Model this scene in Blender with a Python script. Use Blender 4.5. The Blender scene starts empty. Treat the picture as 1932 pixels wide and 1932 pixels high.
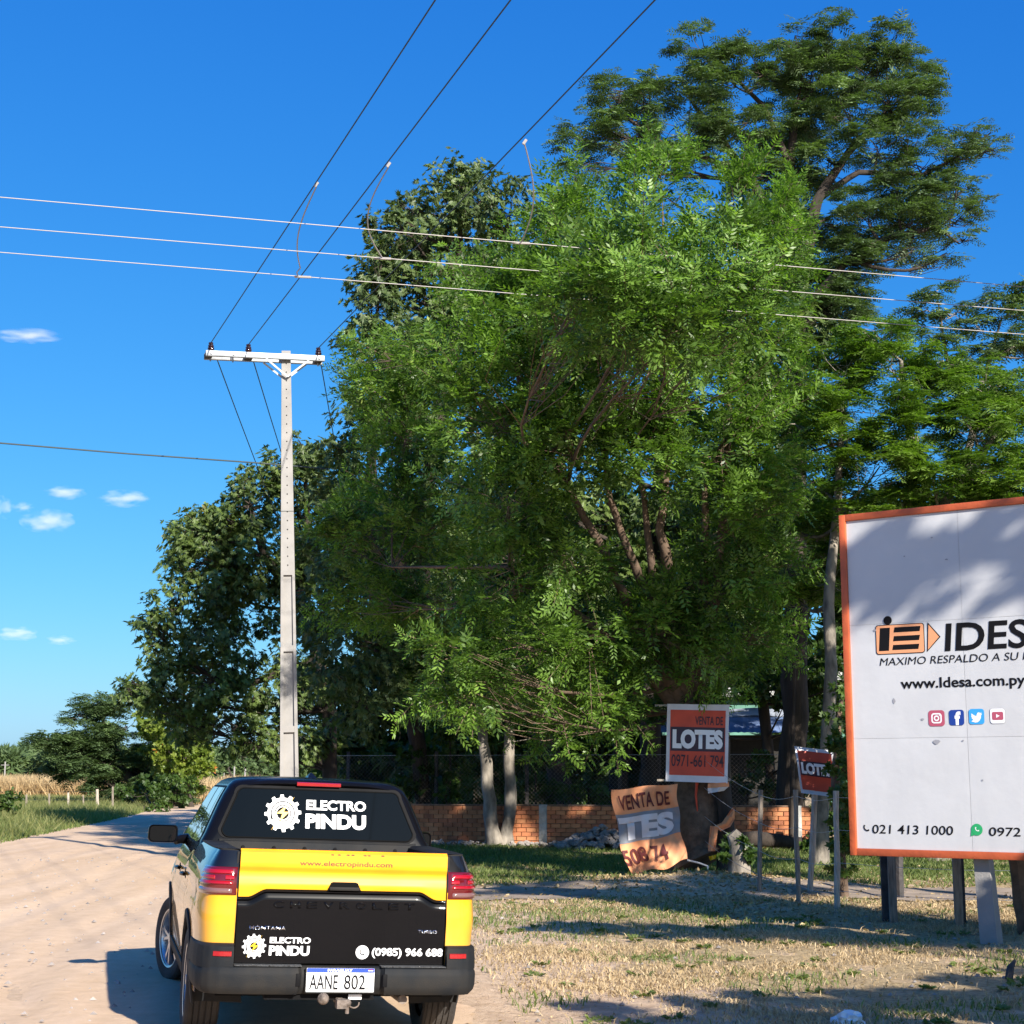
import bpy, bmesh, math, random
import numpy as np
from mathutils import Vector, Matrix
R = math.radians
SC = bpy.context.scene
COL = SC.collection
rng = np.random.default_rng(11)
random.seed(11)

# ---------------------------------------------------------------- camera
EYE = 1.66
PITCH = math.atan(549 / 3300)
cam_d = bpy.data.cameras.new('camera')
cam = bpy.data.objects.new('camera', cam_d)
COL.objects.link(cam)
cam.location = (0, 0, EYE)
cam.rotation_euler = (R(90) + PITCH, 0, 0)
cam_d.sensor_width = 36
cam_d.lens = 36 * 3300 / 2126
cam_d.clip_start = 0.1
cam_d.clip_end = 12000
SC.camera = cam
SC.render.resolution_x = SC.render.resolution_y = 1024

# ---------------------------------------------------------------- sky and sun
SUN_EL = R(27.5)
SUN_AZ = math.atan2(.482, -.876)          # towards the sun: behind the camera, to the right
w = bpy.data.worlds.new('World')
SC.world = w
w.use_nodes = True
wn = w.node_tree
wn.nodes.clear()
wo = wn.nodes.new('ShaderNodeOutputWorld')
bg = wn.nodes.new('ShaderNodeBackground')
sky = wn.nodes.new('ShaderNodeTexSky')
sky.sky_type = 'NISHITA'
sky.sun_disc = False
sky.sun_elevation = SUN_EL
sky.sun_rotation = SUN_AZ
sky.altitude = 100
sky.air_density = 1.0
sky.dust_density = 0.6
sky.ozone_density = 2.5
# camera-like response of the clear sky, per channel
sep = wn.nodes.new('ShaderNodeSeparateColor'); com = wn.nodes.new('ShaderNodeCombineColor')
wn.links.new(sky.outputs[0], sep.inputs[0])
for i, (gain, power) in enumerate(((.130, 1.62), (.81, .94), (2.88, .5))):
    p_ = wn.nodes.new('ShaderNodeMath'); p_.operation = 'POWER'; p_.inputs[1].default_value = power
    g_ = wn.nodes.new('ShaderNodeMath'); g_.operation = 'MULTIPLY'; g_.inputs[1].default_value = gain
    wn.links.new(sep.outputs[i], p_.inputs[0]); wn.links.new(p_.outputs[0], g_.inputs[0]); wn.links.new(g_.outputs[0], com.inputs[i])
bg.inputs['Strength'].default_value = 0.068
wn.links.new(com.outputs[0], bg.inputs['Color'])
wn.links.new(bg.outputs[0], wo.inputs['Surface'])

sl = bpy.data.lights.new('sun', 'SUN')
sl.energy = 5.0
sl.angle = R(0.6)
sl.color = (1.0, 0.93, 0.82)
so = bpy.data.objects.new('sun', sl)
COL.objects.link(so)
sd = Vector((math.sin(SUN_AZ) * math.cos(SUN_EL), math.cos(SUN_AZ) * math.cos(SUN_EL), math.sin(SUN_EL)))
so.rotation_euler = sd.to_track_quat('Z', 'Y').to_euler()
so.location = sd * 50

SC.view_settings.view_transform = 'Standard'
SC.view_settings.look = 'None'
SC.view_settings.exposure = 1.0
SC.view_settings.gamma = 1
SC.view_settings.use_curve_mapping = False
SC.render.engine = 'CYCLES'
SC.cycles.max_bounces = 6
SC.cycles.transparent_max_bounces = 6
SC.cycles.volume_bounces = 6

# ---------------------------------------------------------------- helpers
def at(x, y, Y):
    """world point at distance Y seen in direction (x, y) of the 1932 px wide view"""
    dx = (x - 966) / 2999.; dz = -(y - 966) / 2999.
    c, s = math.cos(PITCH), math.sin(PITCH)
    d = Vector((dx, c - dz * s, s + dz * c))
    return Vector((0, 0, EYE)) + d * (Y / d.y)

def at_h(x, y, z):
    dx = (x - 966) / 2999.; dz = -(y - 966) / 2999.
    c, s = math.cos(PITCH), math.sin(PITCH)
    d = Vector((dx, c - dz * s, s + dz * c))
    return Vector((0, 0, EYE)) + d * ((z - EYE) / d.z)

MATS = {}
def _new(name):
    m = bpy.data.materials.new(name); m.use_nodes = True
    nt = m.node_tree; b = nt.nodes['Principled BSDF']
    MATS[name] = m
    return m, nt, b

def mat(name, col, rough=.6, metal=0, spec=.5, coat=0, var=.0, vscale=8, bump=0, bscale=30, col2=None, stretch=None, coat_rough=.03):
    m, nt, b = _new(name)
    b.inputs['Base Color'].default_value = (*col, 1)
    b.inputs['Roughness'].default_value = rough
    b.inputs['Metallic'].default_value = metal
    b.inputs['Specular IOR Level'].default_value = spec
    b.inputs['Coat Weight'].default_value = coat
    b.inputs['Coat Roughness'].default_value = coat_rough
    tc = nt.nodes.new('ShaderNodeTexCoord')
    src = tc.outputs['Object']
    if stretch:
        mp = nt.nodes.new('ShaderNodeMapping'); mp.inputs['Scale'].default_value = stretch
        nt.links.new(src, mp.inputs[0]); src = mp.outputs[0]
    if var or col2:
        n = nt.nodes.new('ShaderNodeTexNoise'); n.inputs['Scale'].default_value = vscale; n.inputs['Detail'].default_value = 6
        nt.links.new(src, n.inputs['Vector'])
        r = nt.nodes.new('ShaderNodeValToRGB')
        c2 = col2 or tuple(c * (1 - var) for c in col)
        c1 = col if col2 else tuple(min(1, c * (1 + var)) for c in col)
        r.color_ramp.elements[0].position = .35; r.color_ramp.elements[1].position = .65
        r.color_ramp.elements[0].color = (*c2, 1); r.color_ramp.elements[1].color = (*c1, 1)
        nt.links.new(n.outputs['Fac'], r.inputs[0]); nt.links.new(r.outputs[0], b.inputs['Base Color'])
    if bump:
        n2 = nt.nodes.new('ShaderNodeTexNoise'); n2.inputs['Scale'].default_value = bscale; n2.inputs['Detail'].default_value = 8
        nt.links.new(src, n2.inputs['Vector'])
        bp = nt.nodes.new('ShaderNodeBump'); bp.inputs['Strength'].default_value = min(1, bump); bp.inputs['Distance'].default_value = .02
        nt.links.new(n2.outputs['Fac'], bp.inputs['Height']); nt.links.new(bp.outputs[0], b.inputs['Normal'])
    return m

def leafmat(name, dark, light, gloss=.45, trans=.35, tcol=None, extra=None):
    m, nt, b = _new(name)
    a = nt.nodes.new('ShaderNodeAttribute'); a.attribute_name = 'tint'
    r = nt.nodes.new('ShaderNodeValToRGB')
    r.color_ramp.elements[0].color = (*dark, 1); r.color_ramp.elements[1].color = (*light, 1)
    if extra:
        e = r.color_ramp.elements.new(.93); e.color = (*light, 1)
        r.color_ramp.elements[2].color = (*extra, 1)
    nt.links.new(a.outputs['Fac'], r.inputs[0])
    nt.links.new(r.outputs[0], b.inputs['Base Color'])
    b.inputs['Roughness'].default_value = gloss
    b.inputs['Specular IOR Level'].default_value = .5
    t = nt.nodes.new('ShaderNodeBsdfTranslucent')
    mx = nt.nodes.new('ShaderNodeMixRGB'); mx.blend_type = 'MULTIPLY'; mx.inputs[0].default_value = 1
    mx.inputs[2].default_value = (*(tcol or (1.6, 1.9, .6)), 1)
    nt.links.new(r.outputs[0], mx.inputs[1]); nt.links.new(mx.outputs[0], t.inputs['Color'])
    ms = nt.nodes.new('ShaderNodeMixShader'); ms.inputs[0].default_value = trans
    nt.links.new(b.outputs[0], ms.inputs[1]); nt.links.new(t.outputs[0], ms.inputs[2])
    nt.links.new(ms.outputs[0], nt.nodes['Material Output'].inputs['Surface'])
    return m

def tag(o, label=None, cat=None, group=None, kind=None):
    if label: o['label'] = label
    if cat: o['category'] = cat
    if group: o['group'] = group
    if kind: o['kind'] = kind
    return o

def empty(name, loc, rot=(0, 0, 0)):
    o = bpy.data.objects.new(name, None); COL.objects.link(o)
    o.location = loc; o.rotation_euler = rot; o.empty_display_size = .2
    return o

def put(name, me, m=None, parent=None):
    o = bpy.data.objects.new(name, me); COL.objects.link(o)
    if m is not None:
        for k in (m if isinstance(m, (list, tuple)) else [m]): me.materials.append(k)
    if parent is not None:
        o.parent = parent
    return o

def np_mesh(name, V, F, tint=None, smooth=False):
    """V (n,3), F (m,k) arrays, all faces k-gons"""
    me = bpy.data.meshes.new(name)
    V = np.asarray(V, dtype=np.float32); F = np.asarray(F, dtype=np.int32)
    k = F.shape[1]
    me.vertices.add(len(V)); me.vertices.foreach_set('co', V.ravel())
    me.loops.add(F.size); me.loops.foreach_set('vertex_index', F.ravel())
    me.polygons.add(len(F))
    me.polygons.foreach_set('loop_start', np.arange(0, F.size, k, dtype=np.int32))
    me.polygons.foreach_set('loop_total', np.full(len(F), k, dtype=np.int32))
    if smooth: me.polygons.foreach_set('use_smooth', np.ones(len(F), dtype=bool))
    me.update(calc_edges=True)
    if tint is not None:
        at_ = me.attributes.new('tint', 'FLOAT', 'POINT')
        at_.data.foreach_set('value', np.asarray(tint, dtype=np.float32))
    return me

class MB:
    """collects primitives in one mesh"""
    def __init__(s): s.v = []; s.f = []; s.mi = []; s.m = 0
    def add(s, vs, fs):
        o = len(s.v); s.v += [tuple(v) for v in vs]
        for f in fs: s.f.append(tuple(i + o for i in f)); s.mi.append(s.m)
    def box(s, c, d, rot=0, tilt=None):
        x, y, z = d[0] / 2, d[1] / 2, d[2] / 2
        M = Matrix.Rotation(rot, 3, 'Z')
        if tilt is not None: M = M @ tilt
        vs = [Vector(c) + M @ Vector((a * x, b * y, e * z)) for a in (-1, 1) for b in (-1, 1) for e in (-1, 1)]
        s.add(vs, [(0, 1, 3, 2), (4, 6, 7, 5), (0, 4, 5, 1), (2, 3, 7, 6), (0, 2, 6, 4), (1, 5, 7, 3)])
    def bevbox(s, c, d, b=.01, rot=0):
        x, y, z = d[0] / 2, d[1] / 2, d[2] / 2
        b = min(b, x * .9, y * .9, z * .9)
        M = Matrix.Rotation(rot, 3, 'Z')
        bm = bmesh.new(); bmesh.ops.create_cube(bm, size=1)
        bmesh.ops.scale(bm, vec=(2 * x, 2 * y, 2 * z), verts=bm.verts)
        bmesh.ops.bevel(bm, geom=bm.edges[:], offset=b, segments=2, affect='EDGES', profile=.5)
        bm.verts.index_update()
        s.add([Vector(c) + M @ v.co for v in bm.verts], [[v.index for v in f.verts] for f in bm.faces]); bm.free()
    def tube(s, pts, rad, n=8, cap=True):
        pts = [Vector(p) for p in pts]
        if not hasattr(rad, '__len__'): rad = [rad] * len(pts)
        vs = []; fs = []
        up = None
        for i, p in enumerate(pts):
            t = (pts[min(i + 1, len(pts) - 1)] - pts[max(i - 1, 0)])
            t = t.normalized() if t.length > 1e-9 else Vector((0, 0, 1))
            if up is None:
                up = t.orthogonal().normalized()
            up = (up - t * up.dot(t)); up = up.normalized() if up.length > 1e-6 else t.orthogonal().normalized()
            bb = t.cross(up)
            for j in range(n):
                a = 2 * math.pi * j / n
                vs.append(p + (up * math.cos(a) + bb * math.sin(a)) * rad[i])
        for i in range(len(pts) - 1):
            for j in range(n):
                j2 = (j + 1) % n
                fs.append((i * n + j, i * n + j2, (i + 1) * n + j2, (i + 1) * n + j))
        if cap:
            fs.append(tuple(range(n))[::-1]); fs.append(tuple(range((len(pts) - 1) * n, len(pts) * n)))
        s.add(vs, fs)
    def grid(s, P, closed=False, flip=False):
        """P: list of rows of points"""
        r = len(P); c = len(P[0])
        vs = [p for row in P for p in row]; fs = []
        for i in range(r - 1):
            for j in range(c if closed else c - 1):
                j2 = (j + 1) % c
                q = (i * c + j, i * c + j2, (i + 1) * c + j2, (i + 1) * c + j)
                fs.append(q[::-1] if flip else q)
        s.add(vs, fs)
    def lathe(s, prof, c=(0, 0, 0), axis='Z', n=24):
        """prof: (radius, height)"""
        rows = []
        for r, h in prof:
            row = []
            for j in range(n):
                a = 2 * math.pi * j / n
                x, y = r * math.cos(a), r * math.sin(a)
                p = (x, y, h) if axis == 'Z' else ((h, x, y) if axis == 'X' else (x, h, y))
                row.append(Vector(c) + Vector(p))
            rows.append(row)
        s.grid(rows, closed=True)
    def poly(s, pts, M=lambda p: p):
        s.add([M(p) for p in pts], [tuple(range(len(pts)))])
    def build(s, name, m=None, parent=None, smooth=None):
        me = bpy.data.meshes.new(name); me.from_pydata(s.v, [], s.f); me.update()
        if isinstance(m, (list, tuple)): me.polygons.foreach_set('material_index', s.mi)
        bm = bmesh.new(); bm.from_mesh(me)
        bmesh.ops.recalc_face_normals(bm, faces=bm.faces); bm.to_mesh(me); bm.free()
        o = put(name, me, m, parent)
        if smooth is not None:
            me.polygons.foreach_set('use_smooth', [True] * len(me.polygons))
            me.set_sharp_from_angle(angle=R(smooth))
        return o

def copy_tree(o, parent=None):
    c = o.copy(); COL.objects.link(c)
    if parent is not None: c.parent = parent
    for ch in [k for k in bpy.data.objects if k.parent == o]: copy_tree(ch, c)
    return c

def smooth01(t): t = max(0., min(1., t)); return t * t * (3 - 2 * t)

# ---------------------------------------------------------------- text
def text_mesh(body, shear=0, fat=0.):
    cu = bpy.data.curves.new('t', 'FONT'); cu.body = body; cu.shear = shear; cu.offset = fat; cu.size = 1
    cu.resolution_u = 4
    ob = bpy.data.objects.new('t', cu); COL.objects.link(ob)
    bpy.context.view_layer.update()
    me = bpy.data.meshes.new_from_object(ob)
    bpy.data.objects.remove(ob); bpy.data.curves.remove(cu)
    return me

def text(name, body, x0, x1, z0, z1, fn, m, parent, shear=0, fat=.0, ref=None, thick=0, fine=0):
    """fit text into the box x0..x1, z0..z1 of a surface; fn(x, z, off) gives the point"""
    me = text_mesh(body, shear, fat)
    if fine:
        bm = bmesh.new(); bm.from_mesh(me); bmesh.ops.remove_doubles(bm, verts=bm.verts, dist=1e-5); bmesh.ops.triangulate(bm, faces=bm.faces)
        for _ in range(6):
            E_ = [e for e in bm.edges if e.calc_length() > fine]
            if not E_: break
            bmesh.ops.subdivide_edges(bm, edges=E_, cuts=1); bmesh.ops.triangulate(bm, faces=[f for f in bm.faces if len(f.verts) > 3])
        bm.to_mesh(me); bm.free()
    n = len(me.vertices); co = np.zeros(n * 3); me.vertices.foreach_get('co', co); co = co.reshape(-1, 3)
    mn, mx_ = co.min(0), co.max(0)
    if ref:      # vertical extents measured on a reference string (so that descenders hang below)
        rm = text_mesh(ref, 0, fat); rc = np.zeros(len(rm.vertices) * 3); rm.vertices.foreach_get('co', rc); rc = rc.reshape(-1, 3)
        mn[1], mx_[1] = rc.min(0)[1], rc.max(0)[1]; bpy.data.meshes.remove(rm)
    u = (co[:, 0] - mn[0]) / (mx_[0] - mn[0]); v = (co[:, 1] - mn[1]) / (mx_[1] - mn[1])
    out = [fn(x0 + (x1 - x0) * a, z0 + (z1 - z0) * b, 0) for a, b in zip(u, v)]
    if thick:
        bm = bmesh.new(); bm.from_mesh(me); bm.verts.ensure_lookup_table()
        for i, p in enumerate(out): bm.verts[i].co = p
        bmesh.ops.remove_doubles(bm, verts=bm.verts, dist=1e-5)
        r_ = bmesh.ops.extrude_face_region(bm, geom=bm.faces[:])
        d = fn(0, 0, thick) - fn(0, 0, 0)
        for e in r_['geom']:
            if isinstance(e, bmesh.types.BMVert): e.co += d
        bmesh.ops.recalc_face_normals(bm, faces=bm.faces)
        bm.to_mesh(me); bm.free()
    else:
        me.vertices.foreach_set('co', np.array([tuple(p) for p in out]).ravel()); me.update()
    me.materials.clear()
    return put(name, me, m, parent)

def disc(cx, cz, rx, rz, n=32, a0=0, a1=2 * math.pi):
    return [(cx + rx * math.cos(a0 + (a1 - a0) * i / n), cz + rz * math.sin(a0 + (a1 - a0) * i / n)) for i in range(n + (a1 - a0 < 6.28))]
def flat(name, pts, fn, m, parent, off=0):
    b = MB(); b.add([fn(x, z, off) for x, z in pts], [tuple(range(len(pts)))]); return b.build(name, m, parent)
def ring(name, cx, cz, r0, r1, fn, m, parent, n=32, off=0, a0=0., a1=2 * math.pi, k=1.):
    b = MB(); rows = [[fn(cx + r * math.cos(a0 + (a1 - a0) * i / n), cz + k * r * math.sin(a0 + (a1 - a0) * i / n), off) for i in range(n + 1)] for r in (r0, r1)]
    b.grid(rows); return b.build(name, m, parent)
def rrect(x0, x1, z0, z1, r, n=5):
    P = []
    for cx, cz, a in ((x1 - r, z1 - r, 0), (x0 + r, z1 - r, 90), (x0 + r, z0 + r, 180), (x1 - r, z0 + r, 270)):
        for i in range(n + 1):
            t = R(a + 90 * i / n); P.append((cx + r * math.cos(t), cz + r * math.sin(t)))
    return P
def handset(name, cx, cz, s, fn, m, parent, off=0):
    """telephone handset glyph: a thick arc with two knobs"""
    b = MB(); n = 14
    inner, outer = [], []
    for i in range(n + 1):
        t = i / n; a = R(150 + 150 * t)
        wd = .13 + .16 * (abs(2 * t - 1) ** 4)
        inner.append(fn(cx + s * (.30 + (.72 - wd) * math.cos(a)), cz + s * (.30 + (.72 - wd) * math.sin(a)), off))
        outer.append(fn(cx + s * (.30 + (.72 + .1) * math.cos(a)), cz + s * (.30 + (.72 + .1) * math.sin(a)), off))
    b.grid([inner, outer]); return b.build(name, m, parent)

# ---------------------------------------------------------------- materials
def ground_mat():
    m, nt, b = _new('ground_dirt')
    tc = nt.nodes.new('ShaderNodeTexCoord')
    def noise(scale, det=8, rough=.6):
        n = nt.nodes.new('ShaderNodeTexNoise'); n.inputs['Scale'].default_value = scale; n.inputs['Detail'].default_value = det
        n.inputs['Roughness'].default_value = rough
        nt.links.new(tc.outputs['Object'], n.inputs['Vector']); return n
    def ramp(src, stops):
        r = nt.nodes.new('ShaderNodeValToRGB')
        while len(r.color_ramp.elements) < len(stops): r.color_ramp.elements.new(.5)
        for e, (p, c) in zip(r.color_ramp.elements, stops): e.position = p; e.color = (*c, 1)
        nt.links.new(src, r.inputs[0]); return r
    fine = noise(7, 10, .7)
    soil = ramp(fine.outputs['Fac'], [(.3, (.46, .325, .21)), (.5, (.62, .455, .31)), (.7, (.72, .55, .39))])
    dry = ramp(noise(14, 10, .75).outputs['Fac'], [(.32, (.20, .14, .075)), (.5, (.43, .32, .18)), (.68, (.58, .45, .27))])
    green = ramp(noise(9, 8, .7).outputs['Fac'], [(.35, (.05, .075, .018)), (.65, (.14, .18, .05))])
    at_ = nt.nodes.new('ShaderNodeAttribute'); at_.attribute_name = 'cover'
    at2 = nt.nodes.new('ShaderNodeAttribute'); at2.attribute_name = 'green'
    def mixf(a, fac_src, nsrc, bcol):
        ad = nt.nodes.new('ShaderNodeMath'); ad.operation = 'ADD'; nt.links.new(fac_src, ad.inputs[0]); nt.links.new(nsrc, ad.inputs[1])
        rr = ramp(ad.outputs[0], [(.86, (0, 0, 0)), (1.0, (1, 1, 1))])
        mx = nt.nodes.new('ShaderNodeMixRGB'); nt.links.new(rr.outputs[0], mx.inputs[0]); nt.links.new(a, mx.inputs[1]); nt.links.new(bcol, mx.inputs[2]); return mx.outputs[0]
    n1 = noise(1.6, 8, .65); n2 = noise(.9, 7, .6)
    c = mixf(soil.outputs[0], at_.outputs['Fac'], n1.outputs['Fac'], dry.outputs[0])
    c = mixf(c, at2.outputs['Fac'], n2.outputs['Fac'], green.outputs[0])
    nt.links.new(c, b.inputs['Base Color']); b.inputs['Roughness'].default_value = .95; b.inputs['Specular IOR Level'].default_value = .15
    bp = nt.nodes.new('ShaderNodeBump'); bp.inputs['Strength'].default_value = .9; bp.inputs['Distance'].default_value = .05
    nt.links.new(noise(18, 10, .7).outputs['Fac'], bp.inputs['Height']); nt.links.new(bp.outputs[0], b.inputs['Normal'])
    return m

def road_mat(name='road_sand'):
    m, nt, b = _new(name)
    tc = nt.nodes.new('ShaderNodeTexCoord')
    mp = nt.nodes.new('ShaderNodeMapping'); mp.inputs['Rotation'].default_value = (0, 0, R(-8)); mp.inputs['Scale'].default_value = (1.6, .10, 1)
    nt.links.new(tc.outputs['Object'], mp.inputs[0])
    n = nt.nodes.new('ShaderNodeTexNoise'); n.inputs['Scale'].default_value = 1.1; n.inputs['Detail'].default_value = 7; nt.links.new(mp.outputs[0], n.inputs['Vector'])
    n2 = nt.nodes.new('ShaderNodeTexNoise'); n2.inputs['Scale'].default_value = 5; n2.inputs['Detail'].default_value = 12; n2.inputs['Roughness'].default_value = .75
    nt.links.new(tc.outputs['Object'], n2.inputs['Vector'])
    r = nt.nodes.new('ShaderNodeValToRGB'); r.color_ramp.elements[0].position = .3; r.color_ramp.elements[1].position = .7
    r.color_ramp.elements[0].color = (.58, .415, .265, 1); r.color_ramp.elements[1].color = (.70, .52, .355, 1)
    r2 = nt.nodes.new('ShaderNodeValToRGB'); r2.color_ramp.elements[0].position = .32; r2.color_ramp.elements[1].position = .66
    r2.color_ramp.elements[0].color = (.88, .86, .84, 1); r2.color_ramp.elements[1].color = (1.06, 1.06, 1.08, 1)
    nt.links.new(n.outputs['Fac'], r.inputs[0]); nt.links.new(n2.outputs['Fac'], r2.inputs[0])
    mx = nt.nodes.new('ShaderNodeMixRGB'); mx.blend_type = 'MULTIPLY'; mx.inputs[0].default_value = 1
    nt.links.new(r.outputs[0], mx.inputs[1]); nt.links.new(r2.outputs[0], mx.inputs[2]); nt.links.new(mx.outputs[0], b.inputs['Base Color'])
    b.inputs['Roughness'].default_value = .95; b.inputs['Specular IOR Level'].default_value = .15
    ad = nt.nodes.new('ShaderNodeMath'); ad.operation = 'ADD'; nt.links.new(n.outputs['Fac'], ad.inputs[0]); nt.links.new(n2.outputs['Fac'], ad.inputs[1])
    bp = nt.nodes.new('ShaderNodeBump'); bp.inputs['Strength'].default_value = .55; bp.inputs['Distance'].default_value = .035
    nt.links.new(ad.outputs[0], bp.inputs['Height']); nt.links.new(bp.outputs[0], b.inputs['Normal'])
    return m

ground_mat(); road_mat()
mat('lane_dirt', (.30, .24, .19), .95, spec=.15, var=.22, vscale=2, bump=.5, bscale=12)
mat('concrete', (.285, .275, .265), .9, spec=.2, var=.08, vscale=4, bump=.25, bscale=60)
mat('concrete_grey', (.40, .40, .38), .9, var=.25, vscale=6, bump=.4, bscale=40)
mat('galvanised', (.33, .35, .37), .5, metal=.35, var=.1, vscale=10)
mat('white_paint', (.48, .50, .51), .55, var=.05)
mat('insulator_glaze', (.035, .014, .012), .15, coat=.6)
mat('wire_dark', (.035, .05, .05), .6)
mat('wire_light', (.40, .37, .35), .5, metal=.2)
mat('bark_dark', (.045, .034, .027), .95, var=.4, vscale=5, bump=1, bscale=18, stretch=(1, 1, .25))
mat('bark_pale', (.20, .175, .145), .9, var=.5, vscale=6, bump=.8, bscale=20, stretch=(1, 1, .4))
mat('bark_tan', (.12, .08, .055), .9, var=.3, vscale=8, bump=.5, bscale=30)
mat('brick_clay', (.46, .17, .075), .9, var=.2, vscale=3, bump=.3, bscale=40)
mat('brick_clay_pale', (.52, .22, .10), .9, var=.2, vscale=3, bump=.3, bscale=40)
mat('brick_clay_dark', (.38, .14, .07), .9, var=.25, vscale=3, bump=.3, bscale=40)
mat('mortar', (.24, .15, .10), .95, var=.2, vscale=10, bump=.4)
mat('rubble_stone', (.27, .24, .22), .95, var=.35, vscale=4, bump=.7, bscale=20)
mat('wood_grey', (.23, .19, .15), .9, var=.35, vscale=10, bump=.6, bscale=20, stretch=(4, 4, .5))
mat('wood_pale', (.42, .36, .29), .85, var=.3, vscale=10, bump=.5, bscale=20, stretch=(4, 4, .5))
mat('wood_black', (.05, .045, .045), .8, var=.3, vscale=10, bump=.5)
mat('orange_frame', (.50, .10, .032), .6, var=.14, vscale=4, bump=.15)
mat('vinyl_white', (.54, .545, .56), .38, var=.03, vscale=1.6, bump=.45, bscale=2.4)
mat('print_black', (.010, .010, .012), .8, spec=.05)
mat('print_orange', (.75, .33, .16), .5)
mat('print_grey', (.30, .30, .33), .6)
mat('print_rose', (.42, .08, .13), .5)
mat('print_navy', (.01, .045, .27), .5)
mat('print_cyan', (.04, .33, .72), .5)
mat('print_white', (.80, .80, .82), .5)
mat('print_green', (.02, .34, .12), .5)
mat('sign_white', (.62, .62, .66), .5, var=.08, vscale=4, bump=.2, bscale=6)
mat('sign_red', (.56, .065, .03), .5, var=.1, vscale=4, bump=.2, bscale=6)
mat('sign_dark', (.035, .015, .03), .5)
mat('banner_orange', (.76, .32, .15), .7, var=.08, vscale=4)
mat('banner_grey', (.22, .24, .28), .7, var=.1, vscale=4)
mat('banner_maroon', (.10, .015, .015), .7)
mat('cord_white', (.6, .58, .56), .6)
mat('plastic_litter', (.72, .76, .80), .4, bump=.5)
mat('tarp_blue', (.16, .23, .40), .5, var=.25, vscale=1.5, bump=.4, bscale=6)
mat('tarp_white', (.38, .42, .50), .5, var=.1, vscale=2, bump=.4, bscale=6)
mat('wall_green', (.10, .24, .19), .8, var=.2, vscale=2)
mat('wall_dark', (.022, .02, .018), .9, var=.2)
# pickup
def paint_mat():
    m, nt, b = _new('pickup_paint')
    tc = nt.nodes.new('ShaderNodeTexCoord'); sp = nt.nodes.new('ShaderNodeSeparateXYZ'); nt.links.new(tc.outputs['Object'], sp.inputs[0])
    # wrap: yellow below, black above; the edge swoops down behind the rear door
    cv = nt.nodes.new('ShaderNodeFloatCurve'); c = cv.mapping.curves[0]
    pts = [(0, .19), (.055, .19), (.10, .175), (.155, .08), (.20, .10), (.26, .19), (.40, .215), (1, .20)]
    c.points[0].location = pts[0]; c.points[-1].location = pts[-1]
    for p in pts[1:-1]: c.points.new(*p)
    cv.mapping.update()
    mr = nt.nodes.new('ShaderNodeMapRange'); mr.inputs['From Min'].default_value = 0; mr.inputs['From Max'].default_value = 5
    nt.links.new(sp.outputs['Y'], mr.inputs['Value']); nt.links.new(mr.outputs[0], cv.inputs['Value'])
    ad = nt.nodes.new('ShaderNodeMath'); ad.operation = 'MULTIPLY_ADD'; ad.inputs[1].default_value = 1.0; ad.inputs[2].default_value = .78
    nt.links.new(cv.outputs[0], ad.inputs[0])
    gt = nt.nodes.new('ShaderNodeMath'); gt.operation = 'GREATER_THAN'; nt.links.new(sp.outputs['Z'], gt.inputs[0]); nt.links.new(ad.outputs[0], gt.inputs[1])
    mx = nt.nodes.new('ShaderNodeMixRGB'); mx.inputs[1].default_value = (.80, .365, .002, 1); mx.inputs[2].default_value = (.006, .006, .008, 1)
    nt.links.new(gt.outputs[0], mx.inputs[0])
    dn = nt.nodes.new('ShaderNodeTexNoise'); dn.inputs['Scale'].default_value = 3.5; dn.inputs['Detail'].default_value = 8; nt.links.new(tc.outputs['Object'], dn.inputs['Vector'])
    dz = nt.nodes.new('ShaderNodeMapRange'); dz.inputs['From Min'].default_value = 1.0; dz.inputs['From Max'].default_value = .35; dz.inputs['To Max'].default_value = .9; nt.links.new(sp.outputs['Z'], dz.inputs['Value'])
    dm = nt.nodes.new('ShaderNodeMath'); dm.operation = 'MULTIPLY'; nt.links.new(dn.outputs['Fac'], dm.inputs[0]); nt.links.new(dz.outputs[0], dm.inputs[1])
    dx = nt.nodes.new('ShaderNodeMixRGB'); dx.inputs[2].default_value = (.40, .29, .19, 1); nt.links.new(dm.outputs[0], dx.inputs[0]); nt.links.new(mx.outputs[0], dx.inputs[1]); nt.links.new(dx.outputs[0], b.inputs['Base Color'])
    b.inputs['Roughness'].default_value = .32; b.inputs['Specular IOR Level'].default_value = .1; b.inputs['Coat Weight'].default_value = 1; b.inputs['Coat Roughness'].default_value = .02
    return m
paint_mat()
mat('yellow_paint', (.80, .365, .002), .35, coat=1, coat_rough=.03)
mat('black_paint', (.004, .004, .005), .25, spec=.04, coat=.3, coat_rough=.02, bump=.02, bscale=3)
mat('black_dusty', (.006, .006, .007), .6, spec=.08, coat=0, var=.3, vscale=6, coat_rough=.08)
mat('dark_plastic', (.013, .015, .018), .6, spec=.10, col2=(.026, .024, .022), var=.18, vscale=5, bump=.15, bscale=200)
mat('tread_plastic', (.06, .062, .065), .6, bump=1, bscale=90)
mat('void_black', (.006, .006, .006), .9, spec=.1)
mat('glass_tint', (.003, .004, .005), .03, spec=.2)
mat('glass_side', (.02, .03, .035), .02, spec=1.0, coat=1, coat_rough=.0)
mat('chrome', (.75, .76, .78), .18, metal=1)
mat('rim_alloy', (.55, .56, .58), .3, metal=.85, var=.1)
mat('rim_dark', (.03, .03, .032), .4)
mat('tyre_rubber', (.035, .031, .028), .85, var=.35, vscale=4, bump=.3, bscale=60)
mat('mud_metal', (.16, .13, .11), .7, metal=.3, var=.4, vscale=20, bump=.6)
mat('lamp_red', (.30, .006, .010), .12, coat=1)
mat('lamp_red_bright', (.30, .004, .007), .15, coat=1)
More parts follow.
